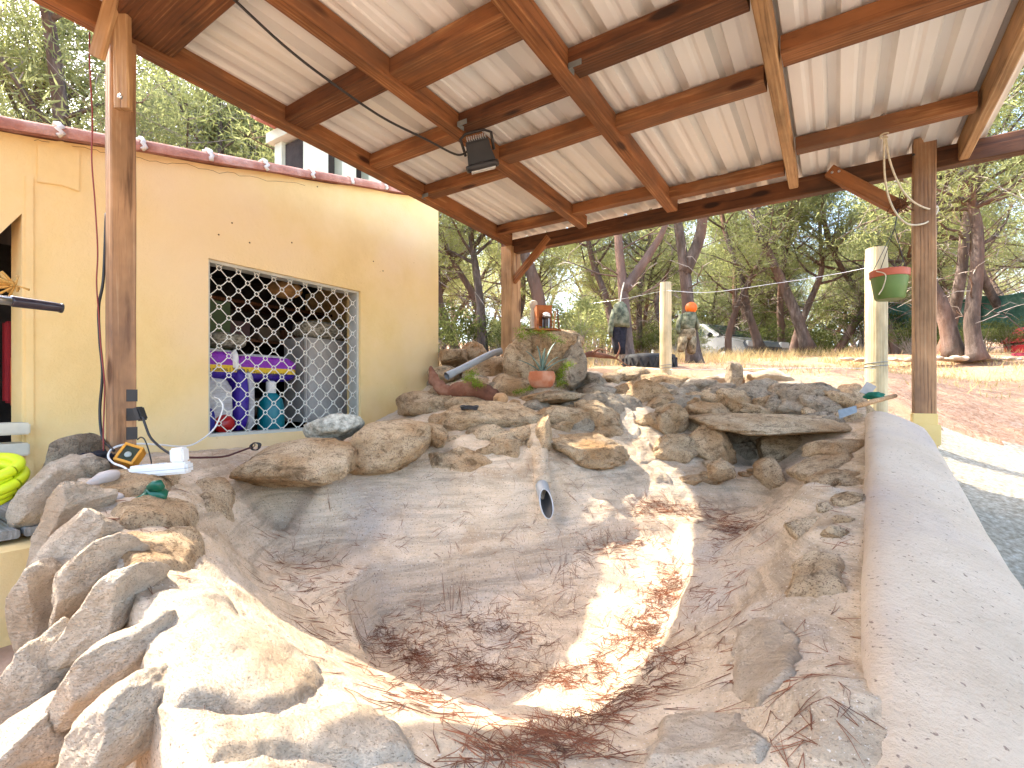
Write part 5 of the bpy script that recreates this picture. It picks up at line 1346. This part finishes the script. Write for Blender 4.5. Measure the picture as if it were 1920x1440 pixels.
# ---------------------------------------------------------------- left ledge: power strip, plug, lamp, cables
def on(px, py):
    p = hit(px, py); return p if p is not None else PZ(px, py, -.33)
pc = PD(302, 880, 1.87)
PS = thing('power_strip', 'white three-socket power strip lying on the stone ledge', 'power strip', pc - UP * .025)
PM = Matrix.Translation(pc) @ Matrix.Rotation(YAW + R(7), 4, 'Z') @ Matrix.Rotation(R(-4), 4, 'Y')
mb = MB(); mb.box((0, 0, 0), (.102, .027, .021)); mb.build('body', M['white_plastic'], PS, 40, PM, bevel=.008)
mb = MB(); mb.box((0, 0, -.001), (.1028, .0276, .0007)); mb.build('seam', M['grey_plastic'], PS, False, PM)
for k in range(3):
    mb = MB(); mb.lathe((-.058 + .058 * k, 0, .0212), [(.021, 0), (.021, .0012), (.0185, .0012), (.0185, .0004)], 24); sk = mb.build('socket', M['white_plastic'], PS, True, PM)
    mb = MB(); mb.lathe((-.058 + .058 * k, 0, .0213), [(.017, 0), (.017, .0005)], 24); mb.build('socket_well', plain('socket_shade_grey', (.5, .49, .46), .5), sk, False, PM)  # flat grey disc paints the shade of the recessed socket
    for s_ in (-1, 1):
        mb = MB(); mb.lathe((-.058 + .058 * k + s_ * .009, 0, .0216), [(.0026, 0), (.0026, .0006)], 10); mb.build('socket_hole', M['black'], sk, False, PM)
mb = MB(); mb.box((.066, .002, .048), (.024, .024, .027)); tag(mb.build('plug_adapter', M['white_plastic'], None, 40, PM, bevel=.006), 'white square plug adapter pushed into the right end of the power strip', 'plug')
def cable(name, pts, r_, mat, label, n=8):
    mb = MB(); mb.tube(spline(pts, n), r_, 7); return tag(mb.build(name, mat, None, True), label, 'cable', 'cables on the left ledge')
e0 = PM @ Vector((-.104, 0, -.004))
cable('white_cable', [e0, PD(232, 876, 1.88), PD(212, 868, 1.90), PD(203, 856, 1.94), PD(210, 842, 1.99), PD(232, 834, 2.05), PD(262, 832, 2.12), PD(300, 834, 2.25), PD(340, 837, 2.42), PD(365, 832, 2.55), PD(390, 815, 2.72), PD(405, 798, 2.78), PD(418, 765, 2.80), PD(412, 750, 2.80), PD(402, 745, 2.84)], .0042, M['white_plastic'], 'white cable curling from the power strip up to the window')
cable('black_cable', [PD(268, 782, 2.0), PD(272, 796, 2.0), PD(282, 820, 2.0), PD(300, 838, 2.0), PD(318, 850, 1.98), PD(326, 853, 1.96)], .0048, M['black'], 'thick black cable running from the front post to the plug adapter')
cable('black_cable', [PD(258, 824, 2.02), PD(264, 820, 2.0), PD(271, 824, 2.0), PD(278, 842, 2.0), PD(283, 862, 2.0), PD(284, 872, 1.99)], .0026, M['black'], 'thin black cable arching beside the front post foot')
cable('black_cable', [PD(199, 400, 2.06), PD(194, 520, 2.06), PD(185, 575, 2.06), PD(187, 640, 2.06), PD(192, 700, 2.06), PD(187, 770, 2.06), PD(192, 820, 2.04), PD(206, 838, 2.0), PD(214, 845, 1.98)], .0055, M['black'], 'black cable running down the left side of the front post')
cable('red_cable', [PD(168, 60, 1.98), PD(168, 120, 1.98), PD(173, 220, 2.02), PD(172, 300, 2.04), PD(178, 380, 2.05), PD(183, 470, 2.05), PD(181, 530, 2.05), PD(185, 590, 2.05), PD(190, 660, 2.05), PD(196, 720, 2.04), PD(194, 800, 2.03), PD(194, 845, 2.0)], .0028, plain('dark_red_insulation', (.22, .03, .02), .5), 'thin red cable hanging down beside the front post')
cable('maroon_cable', [PD(348, 858, 1.98), PD(380, 858, 2.05), PD(420, 856, 2.15), PD(445, 848, 2.25), PD(470, 839, 2.35)], .0045, plain('maroon_insulation', (.06, .012, .012), .45), 'dark maroon cable running from the adapter along the ledge')
mb = MB(); rnd = random.Random(8); wc = PD(479, 837, 2.36)
for k in range(7): mb.tube(spline([wc + RIGHT * .022 * math.cos(t + k) * rnd.uniform(.7, 1.2) + UP * .018 * math.sin(t + k) + FWD * rnd.gauss(0, .008) for t in (0, 1, 2, 3, 4, 5, 6)], 3), .0022, 5)
tag(mb.build('wire_bundle', M['black'], None, True), 'small bundle of black wire below the barred window', 'wire')
# tape wound on the post
for (y0, y1) in ((730, 753), (766, 790), (802, 826)):
    pz0, pz1 = PD(245, y1, 2.03).z, PD(245, y0, 2.03).z
    mb = MB(); mb.box((-2.47, .87 + .027, (pz0 + pz1) / 2), (.0305, .0195, (pz1 - pz0) / 2)); mb.build('tape_patch', M['black'], CAN)
mb = MB(); c = PD(263, 776, 2.02); mb.box((0, 0, 0), (.012, .02, .028)); tag(mb.build('plug', M['black'], None, 40, Matrix.Translation(c) @ Matrix.Rotation(YAW, 4, 'Z') @ Matrix.Rotation(R(-20), 4, 'Y'), bevel=.005), 'black plug taped to the right side of the front post', 'plug')
# small solar lamp with orange frame
SL = thing('solar_lamp', 'orange framed solar lamp tilted against the front post foot', 'lamp', PD(245, 870, 1.93))
lc = PD(244, 855, 1.96)
LM = Matrix.Translation(lc) @ Matrix.Rotation(YAW + R(25), 4, 'Z') @ Matrix.Rotation(R(-32), 4, 'X') @ Matrix.Rotation(R(24), 4, 'Y')
org = plain('orange_yellow_plastic', (.62, .27, .02), .45)
for (cx_, cz_, hx, hz_) in ((0, .034, .034, .005), (0, -.034, .034, .005), (-.030, 0, .005, .029), (.030, 0, .005, .029)):
    mb = MB(); mb.box((cx_, 0, cz_), (hx, .026, hz_)); mb.build('frame_bar', org, SL, False, LM, bevel=.0015)
mb = MB(); mb.box((0, -.020, 0), (.0245, .003, .0285)); mb.build('glass', plain('dark_green_glass', (.03, .045, .03), .1, var=.4), SL, False, LM)
mb = MB(); mb.box((-.012, .045, .0), (.026, .02, .028)); mb.build('battery_case', M['black'], SL, False, LM)
mb = MB(); mb.lathe((0, -.0235, -.005), [(.012, 0), (.012, .002), (.006, .003)], 14, Matrix.Rotation(R(90), 3, 'X')); mb.build('reflector', plain('dull_reflector', (.3, .34, .3), .3), SL, True, LM)
lump('black_cloth', PD(178, 862, 2.02), (.075, .09, .034), CM, M['black_cloth'], None, 5, .3, 1.0, 4); tag(bpy.data.objects['black_cloth'], 'crumpled black cloth left of the front post foot', 'cloth')
# dark green moulded cap
GC = thing('green_plastic_cap', 'dark green moulded plastic cap lying on the ledge below the power strip', 'cap', PD(285, 940, 1.76))
gm = plain('dark_green_plastic', (.0, .10, .052), .35, var=.2)
lump('body', PD(292, 928, 1.70), (.036, .03, .028), CM @ Matrix.Rotation(R(15), 3, 'Y'), gm, GC, 11, .12, .8)
mb = MB(); mb.tube([PD(278, 931, 1.68), PD(266, 936, 1.67), PD(254, 940, 1.66)], [.022, .015, .012], 10); mb.build('neck', gm, GC, True)
mb = MB(); mb.tube([PD(283, 918, 1.68), PD(296, 911, 1.67), PD(306, 906, 1.68)], [.010, .014, .009], 8, flat=1.8); mb.build('flap', gm, GC, True)
# loose pebbles and the white crusty stone
for (a, lb) in (((160, 880, 24, 19, 10, 1.85, .05, 'rock_grey'), 'grey pitted stone beside the black cloth'), ((176, 905, 29, 13, 28, 1.72, .05, 'rock_pale'), 'long smooth pale pebble on the left edge of the ledge'), ((197, 938, 22, 11, 3, 1.66, .04, 'rock_pale'), 'small smooth pinkish pebble left of the green cap')):
    o = stone(*a, parent=None, name='pebble', rough=.03, box=.95, chop=2, sub=4); tag(o, lb, 'stone')
M['pebble'] = surf('smooth_pebble', [(.3, (.36, .30, .26)), (.7, (.52, .45, .40))], 8, 6, rough=.7, bdist=.001)
o = stone(616, 806, 47, 26, 4, 2.62, .1, 'crust' if 'crust' in M else 'rock_grey', None, rough=.14, name='crusty_stone'); M['crust'] = surf('white_grey_crusted_stone', [(.3, (.08, .075, .06)), (.45, (.34, .33, .27)), (.6, (.62, .60, .50))], 30, 10, rough=.95, bscale=40, bdist=.015, nrough=.75)
o.data.materials[0] = M['crust']; tag(o, 'white and grey crusted stone resting below the window corner', 'stone')
for nm in ('pebble.001', 'pebble.002'): bpy.data.objects[nm].data.materials[0] = M['pebble']

# ---------------------------------------------------------------- inside the barred window
def bandmat(name, bands, rough=.35):
    """printed bag: flat colour bands over the local height"""
    m, nt, b = base(name, rough, 0, .5); t = N(nt, 'ShaderNodeTexCoord'); sx = N(nt, 'ShaderNodeSeparateXYZ'); nt.links.new(t.outputs['Generated'], sx.inputs[0])
    nt.links.new(ramp(nt, sx.outputs['Z'], bands, 'CONSTANT'), b.inputs['Base Color'])
    v = coords(nt, 'OBJ'); bump(nt, b, noise_n(nt, v, 18, 6, .65, .8), .02); return m
bx = WX - .20
def wp(px, py, x): return PX(px, py, x)
def boxish(name, px0, px1, py0, py1, x, dep, mat, parent, rough=.03, seed=1, box=.35, sub=4):
    a, b_ = wp(px0, (py0 + py1) / 2, x), wp(px1, (py0 + py1) / 2, x); zt, zb_ = wp((px0 + px1) / 2, py0, x).z, wp((px0 + px1) / 2, py1, x).z
    return lump(name, (x - dep, (a.y + b_.y) / 2, (zt + zb_) / 2), (dep, (b_.y - a.y) / 2, (zt - zb_) / 2), I3, mat, parent, seed, rough, box, sub)
purp, yel, ind, wht = (.26, .025, .42), (.80, .52, .02), (.035, .008, .26), (.72, .71, .70)
BG1 = thing('soil_bag', 'purple and yellow bag of potting soil lying across the window ledge', 'bag', wp(470, 705, bx - .1))
bag_m = bandmat('purple_bag_print', [(0, ind), (.30, yel), (.50, purp), (.88, wht)])
boxish('bag_body', 374, 462, 652, 716, bx, .16, bag_m, BG1, .05, 3)
boxish('bag_body', 440, 566, 664, 716, bx - .04, .14, bag_m, BG1, .06, 4)
boxish('bag_tie', 436, 452, 656, 700, bx + .012, .05, M['white_plastic'], BG1, .2, 5, .8, 3)
def text(s, p, size, rz, mat, parent):
    cu = bpy.data.curves.new('print', 'FONT'); cu.body = s; cu.size = size; cu.extrude = .0004; cu.align_x = 'LEFT'
    o_ = bpy.data.objects.new('print_tmp', cu); COL.objects.link(o_); dg = bpy.context.evaluated_depsgraph_get()
    me = bpy.data.meshes.new_from_object(o_.evaluated_get(dg)); bpy.data.objects.remove(o_, do_unlink=True); me.materials.append(mat)
    q = bpy.data.objects.new('printed_lettering', me)
    return link(q, parent, Matrix.Translation(p) @ Matrix.Rotation(rz, 4, 'Z') @ Matrix.Rotation(R(90), 4, 'X'))
ink = plain('black_ink', (.02, .015, .02), .6)
p_ = wp(387, 694, bx + .012); text('ra plantas | Tierra p', p_, .034, R(90), ink, BG1)
p_ = wp(474, 702, bx - .02); text('Tierra para plantas', p_, .034, R(90), ink, BG1)
BG2 = thing('white_bag', 'white bag with an indigo stripe standing behind the window bars', 'bag', wp(420, 812, bx))
wb = surf('wrinkled_white_plastic', [(.3, (.50, .49, .48)), (.7, (.72, .71, .70))], 8, 8, rough=.4, stretch=(1, .6, 6), bscale=14, bdist=.02)
boxish('bag_body', 372, 445, 706, 812, bx + .02, .12, wb, BG2, .05, 7)
boxish('indigo_stripe', 444, 472, 690, 808, bx + .02, .10, plain('indigo_plastic', ind, .35, bdist=.01, bscale=20), BG2, .05, 8)
boxish('bag_edge', 466, 482, 696, 812, bx + .01, .06, wb, BG2, .12, 9, .7, 3)
tag(boxish('red_jar', 408, 446, 778, 814, bx + .06, .05, plain('red_glossy_plastic', (.42, .006, .006), .3), None, .06, 10, .8), 'red plastic jar low behind the window bars', 'jar')
tag(boxish('blue_drum', 372, 408, 764, 816, bx + .08, .05, plain('deep_blue_plastic', (.01, .015, .22), .35), None, .02, 11, .5), 'deep blue container at the left foot of the window', 'container')
TB = thing('teal_bottle', 'teal plastic bottle with pale cap standing behind the window bars', 'bottle', wp(508, 808, bx - .08))
c = wp(508, 808, bx - .08); hgt = wp(508, 738, bx - .08).z - c.z
mb = MB(); mb.lathe(c, [(.085, 0), (.09, .02), (.088, hgt * .62), (.075, hgt * .85), (.04, hgt), (.03, hgt * 1.02)], 24); mb.build('body', plain('teal_plastic', (.0, .16, .20), .35), TB, 40)
mb = MB(); mb.lathe(c, [(.03, hgt * 1.0), (.034, hgt * 1.02), (.034, hgt * 1.3), (.02, hgt * 1.34)], 16); mb.build('cap', M['white_plastic'], TB, 40)
CB = thing('grey_cabinet', 'pale grey cupboard standing at the right side of the barred window', 'cupboard', wp(620, 790, bx - .1))
pxm = bx - .16
a, b_ = wp(572, 700, pxm), wp(652, 700, pxm); zt, zb_ = wp(612, 636, pxm).z, wp(612, 790, pxm).z
cg = plain('pale_grey_laminate', (.44, .42, .39), .5)
mb = MB(); mb.box((pxm - .14, (a.y + b_.y) / 2, (zt + zb_) / 2), (.14, (b_.y - a.y) / 2, (zt - zb_) / 2)); mb.build('carcass', cg, CB, False, bevel=.006)
mb = MB(); mb.box((pxm + .006, (a.y + b_.y) / 2, (zt + zb_) / 2), (.007, (b_.y - a.y) / 2 - .02, (zt - zb_) / 2 - .02)); mb.build('door', cg, CB, False, bevel=.003)
wick = surf('pale_wicker', [(.3, (.10, .08, .05)), (.5, (.36, .32, .24)), (.7, (.58, .54, .44))], 40, 4, rough=.9, bscale=60, bdist=.01, stretch=(1, 1, 2))
tag(boxish('wicker_basket', 576, 660, 602, 636, pxm - .0, .13, wick, None, .02, 12, .35), 'pale wicker basket on top of the grey cupboard', 'basket')
tag(boxish('wicker_basket', 400, 470, 622, 652, bx - .25, .12, wick, None, .02, 13, .35), 'pale wicker basket behind the purple soil bag', 'basket')
tag(boxish('paper_lampshade', 524, 578, 524, 556, bx - .3, .12, plain('cream_orange_paper', (.62, .36, .14), .8, var=.3), None, .03, 14, .8), 'cream and orange paper lampshade high behind the window bars', 'lampshade')
dg_ = plain('dark_olive_board', (.05, .075, .02), .7)
mb = MB(); q0, q1 = wp(386, 560, bx - .35), wp(432, 560, bx - .35); mb.box((bx - .36, (q0.y + q1.y) / 2, .32), (.01, (q1.y - q0.y) / 2, .35)); tag(mb.build('olive_panel', dg_, None), 'dark olive board leaning at the left inside the window', 'board')
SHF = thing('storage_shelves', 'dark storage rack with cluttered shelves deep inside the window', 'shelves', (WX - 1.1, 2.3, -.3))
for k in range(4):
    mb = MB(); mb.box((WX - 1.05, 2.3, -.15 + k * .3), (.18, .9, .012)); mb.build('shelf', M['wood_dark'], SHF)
rnd = random.Random(33)
for k in range(3):
    y = 1.5
    while y < 3.0:
        w_ = rnd.uniform(.08, .2); h_ = rnd.uniform(.08, .2); mb = MB(); mb.box((0, 0, h_ / 2), (.07, w_ / 2, h_ / 2))
        o = mb.build('storage_box', plain('box_colour', rnd.choice(((.10, .05, .05), (.03, .03, .09), (.14, .10, .06), (.05, .05, .05), (.2, .09, .05))), .7), None, False, Matrix.Translation((WX - 1.0, y + w_ / 2, -.136 + k * .3)), bevel=.006)
        tag(o, 'dim storage box on the rack deep inside the barred window', 'box', 'boxes on the storage rack'); y += w_ + rnd.uniform(.02, .08)

# ---------------------------------------------------------------- doorway at the left edge
def onwall(px, py, x=WX + .004): return PX(px, py, x)
DW = thing('door_shutter', 'pale grey slatted shutter inside the arched opening at the left edge', 'shutter', (WX - .22, .45, -.4))
for k in range(12):
    z0 = -.35 + k * .13; mb = MB(); mb.box((WX - .24, .18, z0 + .06), (.012, .42, .062)); mb.build('slat', M['palegreen'] if k < 7 else plain('pale_grey_slat', (.5, .49, .45), .6), DW, False, Matrix.Identity(4), bevel=.004)
# dark reveal and red things behind
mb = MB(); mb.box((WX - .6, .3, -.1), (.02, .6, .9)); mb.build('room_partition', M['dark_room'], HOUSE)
mb = MB(); mb.box((0, 0, 0), (.03, .05, .2)); tag(mb.build('red_toolbox', plain('dark_red_paint', (.28, .01, .015), .5), None, False, Matrix.Translation(onwall(33, 680, WX - .30)), bevel=.01), 'dark red box standing inside the arched opening', 'box')
mb = MB(); mb.tube([onwall(24, 760, WX - .2), onwall(24, 670, WX - .2)], .008, 8); tag(mb.build('orange_stick', plain('orange_plastic', (.6, .12, .03), .5), None, True), 'thin orange stick leaning inside the arched opening', 'stick')
BK = []
for k, (y0, y1, xr) in enumerate(((792, 816, 30), (830, 856, 29))):
    c = onwall(xr - 22, (y0 + y1) / 2, WX + .05); mb = MB(); h_ = (y1 - y0) / F * 2.0 / 2; mb.box((0, 0, 0), (.07, .07, h_)); o = mb.build('wooden_block', plain('cream_painted_wood', (.60, .56, .44), .6), None, False, Matrix.Translation(c), bevel=.006)
    tag(o, ('upper' if k == 0 else 'lower') + ' cream wooden block above the yellow hose', 'block')
# steel bar with black grip
H = thing('handlebar', 'steel bar with a black grip reaching in from the left edge', 'bar', PD(40, 572, 1.55))
mb = MB(); mb.tube([PD(-60, 556, 1.42), PD(20, 564, 1.5)], .0135, 14); mb.build('tube', M['steel'], H, True)
mb = MB(); mb.tube([PD(18, 564, 1.5), PD(24, 565, 1.51), PD(100, 575, 1.6), PD(112, 577, 1.615), PD(116, 578, 1.62)], [.0150, .0168, .0150, .0142, .010], 16); mb.build('grip', plain('black_violet_rubber', (.03, .022, .03), .3), H, True)
mb = MB(); mb.tube([PD(112, 577.2, 1.617), PD(117, 578.2, 1.623)], .0155, 14); mb.build('end_cap', M['black'], H, True)
# dry flower bunch at the jamb
mb = MB(); rnd = random.Random(2); fc = PD(30, 535, 1.98)
for k in range(34): mb.tube([fc + Vector((0, 0, 0)), fc + RIGHT * rnd.gauss(-.03, .03) + UP * rnd.gauss(-.0, .022) + FWD * rnd.gauss(0, .03)], [.003, .006], 4)
tag(mb.build('raffia_bow', plain('ochre_raffia', (.50, .27, .06), .8, var=.3), None, True), 'ochre raffia bow tied at the jamb of the arched opening', 'bow')
# hose, bench
HS = thing('garden_hose', 'thick fluorescent yellow hose coiled on the grey bench at the left edge', 'hose', PZ(10, 930, -.42))
hy = plain('fluorescent_yellow_rubber', (.62, .72, .01), .5, var=.08)
hc = PD(-42, 902, 1.80)
for k in range(5):
    rr = .095 + .012 * (k % 3); off = Vector((.0, .0, -.05 + .022 * k))
    mb = MB(); mb.tube([hc + off + RIGHT * rr * math.cos(t) * 1.15 + UP * rr * .42 * math.sin(t) * (1 - .05 * k) + FWD * rr * math.sin(t) * .8 for t in [q * 2 * math.pi / 36 for q in range(37)]], .0185, 12, False); mb.build('hose_loop', hy, HS, True)
mb = MB(); ben = thing('grey_bench', 'weathered grey wooden bench under the yellow hose', 'bench', (WX + .28, .34, -.8))
grw = wood('weathered_grey_boards', (.10, .10, .09), (.26, .25, .23), (.42, .41, .38), knots=False); 
for k in range(4):
    beam('board', (WX + .02, .16 + k * .16, -.47), (-2.34, .14 + k * .16, -.47), .15, .03, 'wood_dark', ben).data.materials[0] = grw
mb = MB(); mb.box((WX + .46, .34, -.66), (.43, .30, .16)); o = mb.build('base', M['ochre'], ben)
# ---------------------------------------------------------------- fallen pine needles
def needle_mesh(name, samples, label, seed, L=(.04, .085), r_=.00065, piled=0.0):
    """samples: list of (x, y) on the basin; each becomes a pair of joined needles"""
    rs = np.random.RandomState(seed); co = []; fc = []; k = 0
    for (x, y, pile) in samples:
        az = rs.uniform(0, 6.283); z = bh(x, y) + .002 + pile * rs.uniform(0, 1)
        for s_ in (0, 1) if rs.rand() < .8 else (0,):
            a2 = az + (rs.uniform(.1, .4) if s_ else 0); ln = rs.uniform(*L); bend = rs.normal() * .25; tilt = rs.normal() * (.05 + 6 * pile)
            pts = []
            for i in range(3):
                t = i / 2; a3 = a2 + bend * t; px, py = x + math.cos(a3) * ln * t, y + math.sin(a3) * ln * t
                pz = max(bh(px, py) + .0015, z + tilt * ln * t * .5 if pile else bh(px, py) + .002 + .010 * abs(tilt) * t); pts.append((px, py, pz))
            sx, sy = -math.sin(a2) * r_, math.cos(a2) * r_
            for i, (px, py, pz) in enumerate(pts):
                q = r_ * (1.0 if i < 2 else .35); f = q / r_
                co += [(px - sx * f, py - sy * f, pz), (px + sx * f, py + sy * f, pz), (px, py, pz + q * 1.7)]
            for i in range(2):
                a = k + i * 3
                for j in range(3): fc.append((a + j, a + (j + 1) % 3, a + 3 + (j + 1) % 3, a + 3 + j))
            k += 9
    o = np_mesh(name, np.array(co), np.array(fc), M['pneedle'])
    return tag(o, label, 'needles', kind='stuff')
rs = np.random.RandomState(17); smp = []
def scatter(px, py, sx, sy, n, pile, ang=0.0):
    """n needles round the basin point seen at (px, py)"""
    ca, sa = math.cos(R(ang)), math.sin(R(ang))
    for _ in range(int(n * (.34 if pile > .011 else .42))):
        u, v_ = rs.normal() * sx, rs.normal() * sy
        p = hit(px + u * ca - v_ * sa, py + u * sa + v_ * ca)
        if p is not None and p.y > .25 and (max(abs(bh(p.x + .025, p.y) - bh(p.x - .025, p.y)), abs(bh(p.x, p.y + .025) - bh(p.x, p.y - .025))) < .032 or rs.rand() < .12): smp.append((p.x, p.y, pile * .6 * rs.uniform(.1, 1) * math.exp(-.5 * ((u / sx) ** 2 + (v_ / sy) ** 2))))
# drifts along the foot of the inner basin wall and in the hollows
for a in ((760, 1222, 42, 16, 420, .02, 25), (860, 1255, 55, 12, 300, .02, 14), (700, 1190, 14, 30, 120, .012, -20), (960, 1275, 60, 10, 240, .015, 4), (1075, 1265, 45, 10, 240, .018, -14), (1150, 1225, 24, 30, 260, .018, -55 + 90),
          (1268, 1085, 12, 26, 420, .028, 35), (1240, 1130, 14, 26, 260, .02, 35), (1200, 1180, 18, 26, 240, .015, 40), (1285, 1065, 14, 14, 180, .03, 0),
          (1240, 955, 34, 10, 420, .03, 8), (1190, 960, 40, 10, 160, .015, 0), (1375, 985, 26, 13, 420, .035, 20), (1385, 1010, 30, 14, 200, .015, 0), (1320, 965, 40, 8, 160, .015, 6), (1430, 975, 30, 8, 120, .012, -20),
          (1130, 1000, 60, 12, 420, .015, -6), (1180, 1020, 45, 14, 360, .018, -4), (1040, 1030, 60, 10, 160, .006, -6), (1090, 1050, 70, 14, 150, .004, 0),
          (870, 1150, 60, 26, 170, .008, 5), (780, 1130, 60, 14, 150, .006, -12), (720, 1120, 50, 12, 80, .004, 0), (1000, 1120, 120, 60, 200, .0, 0), (930, 1210, 80, 30, 220, .006, 0), (900, 1180, 60, 22, 120, .008, 0),
          (970, 1390, 80, 15, 170, .004, -14), (1080, 1355, 70, 14, 160, .004, -22), (1180, 1310, 40, 14, 150, .005, -30), (1215, 1200, 22, 24, 110, .008, 0), (1235, 1240, 22, 16, 120, .008, -30),
          (740, 1290, 50, 14, 130, .008, 25), (820, 1330, 50, 16, 130, .008, 15), (980, 1425, 55, 9, 80, .004, 0), (1080, 1425, 45, 9, 60, .004, 0), (1060, 1390, 30, 14, 100, .008, 0),
          (590, 1060, 50, 34, 130, .003, 0), (520, 1040, 30, 30, 60, .003, 0), (560, 1130, 60, 40, 110, .0, 15), (640, 1190, 50, 30, 90, .0, 15), (650, 1000, 60, 30, 70, .0, 0), (760, 1040, 60, 20, 50, .0, 0),
          (1250, 1150, 80, 60, 130, .0, 0), (1330, 1080, 60, 60, 120, .0, 0), (1300, 1250, 90, 60, 60, .0, 0), (1450, 1150, 80, 90, 45, .0, 0), (1520, 1330, 50, 70, 60, .0, 0), (1400, 1380, 90, 40, 45, .0, 0), (1570, 980, 20, 60, 60, .003, 0),
          (240, 980, 50, 16, 45, .0, 0), (330, 1100, 60, 30, 30, .0, 0), (450, 1250, 90, 60, 26, .0, 0), (350, 900, 60, 30, 25, .0, 0), (640, 900, 120, 30, 30, .0, 0), (900, 950, 120, 40, 60, .0, 0), (1050, 900, 60, 30, 40, .0, 0)):
    scatter(*a)
needle_mesh('pine_needles', smp, 'rust-brown fallen pine needles drifted in the empty pond', 5)
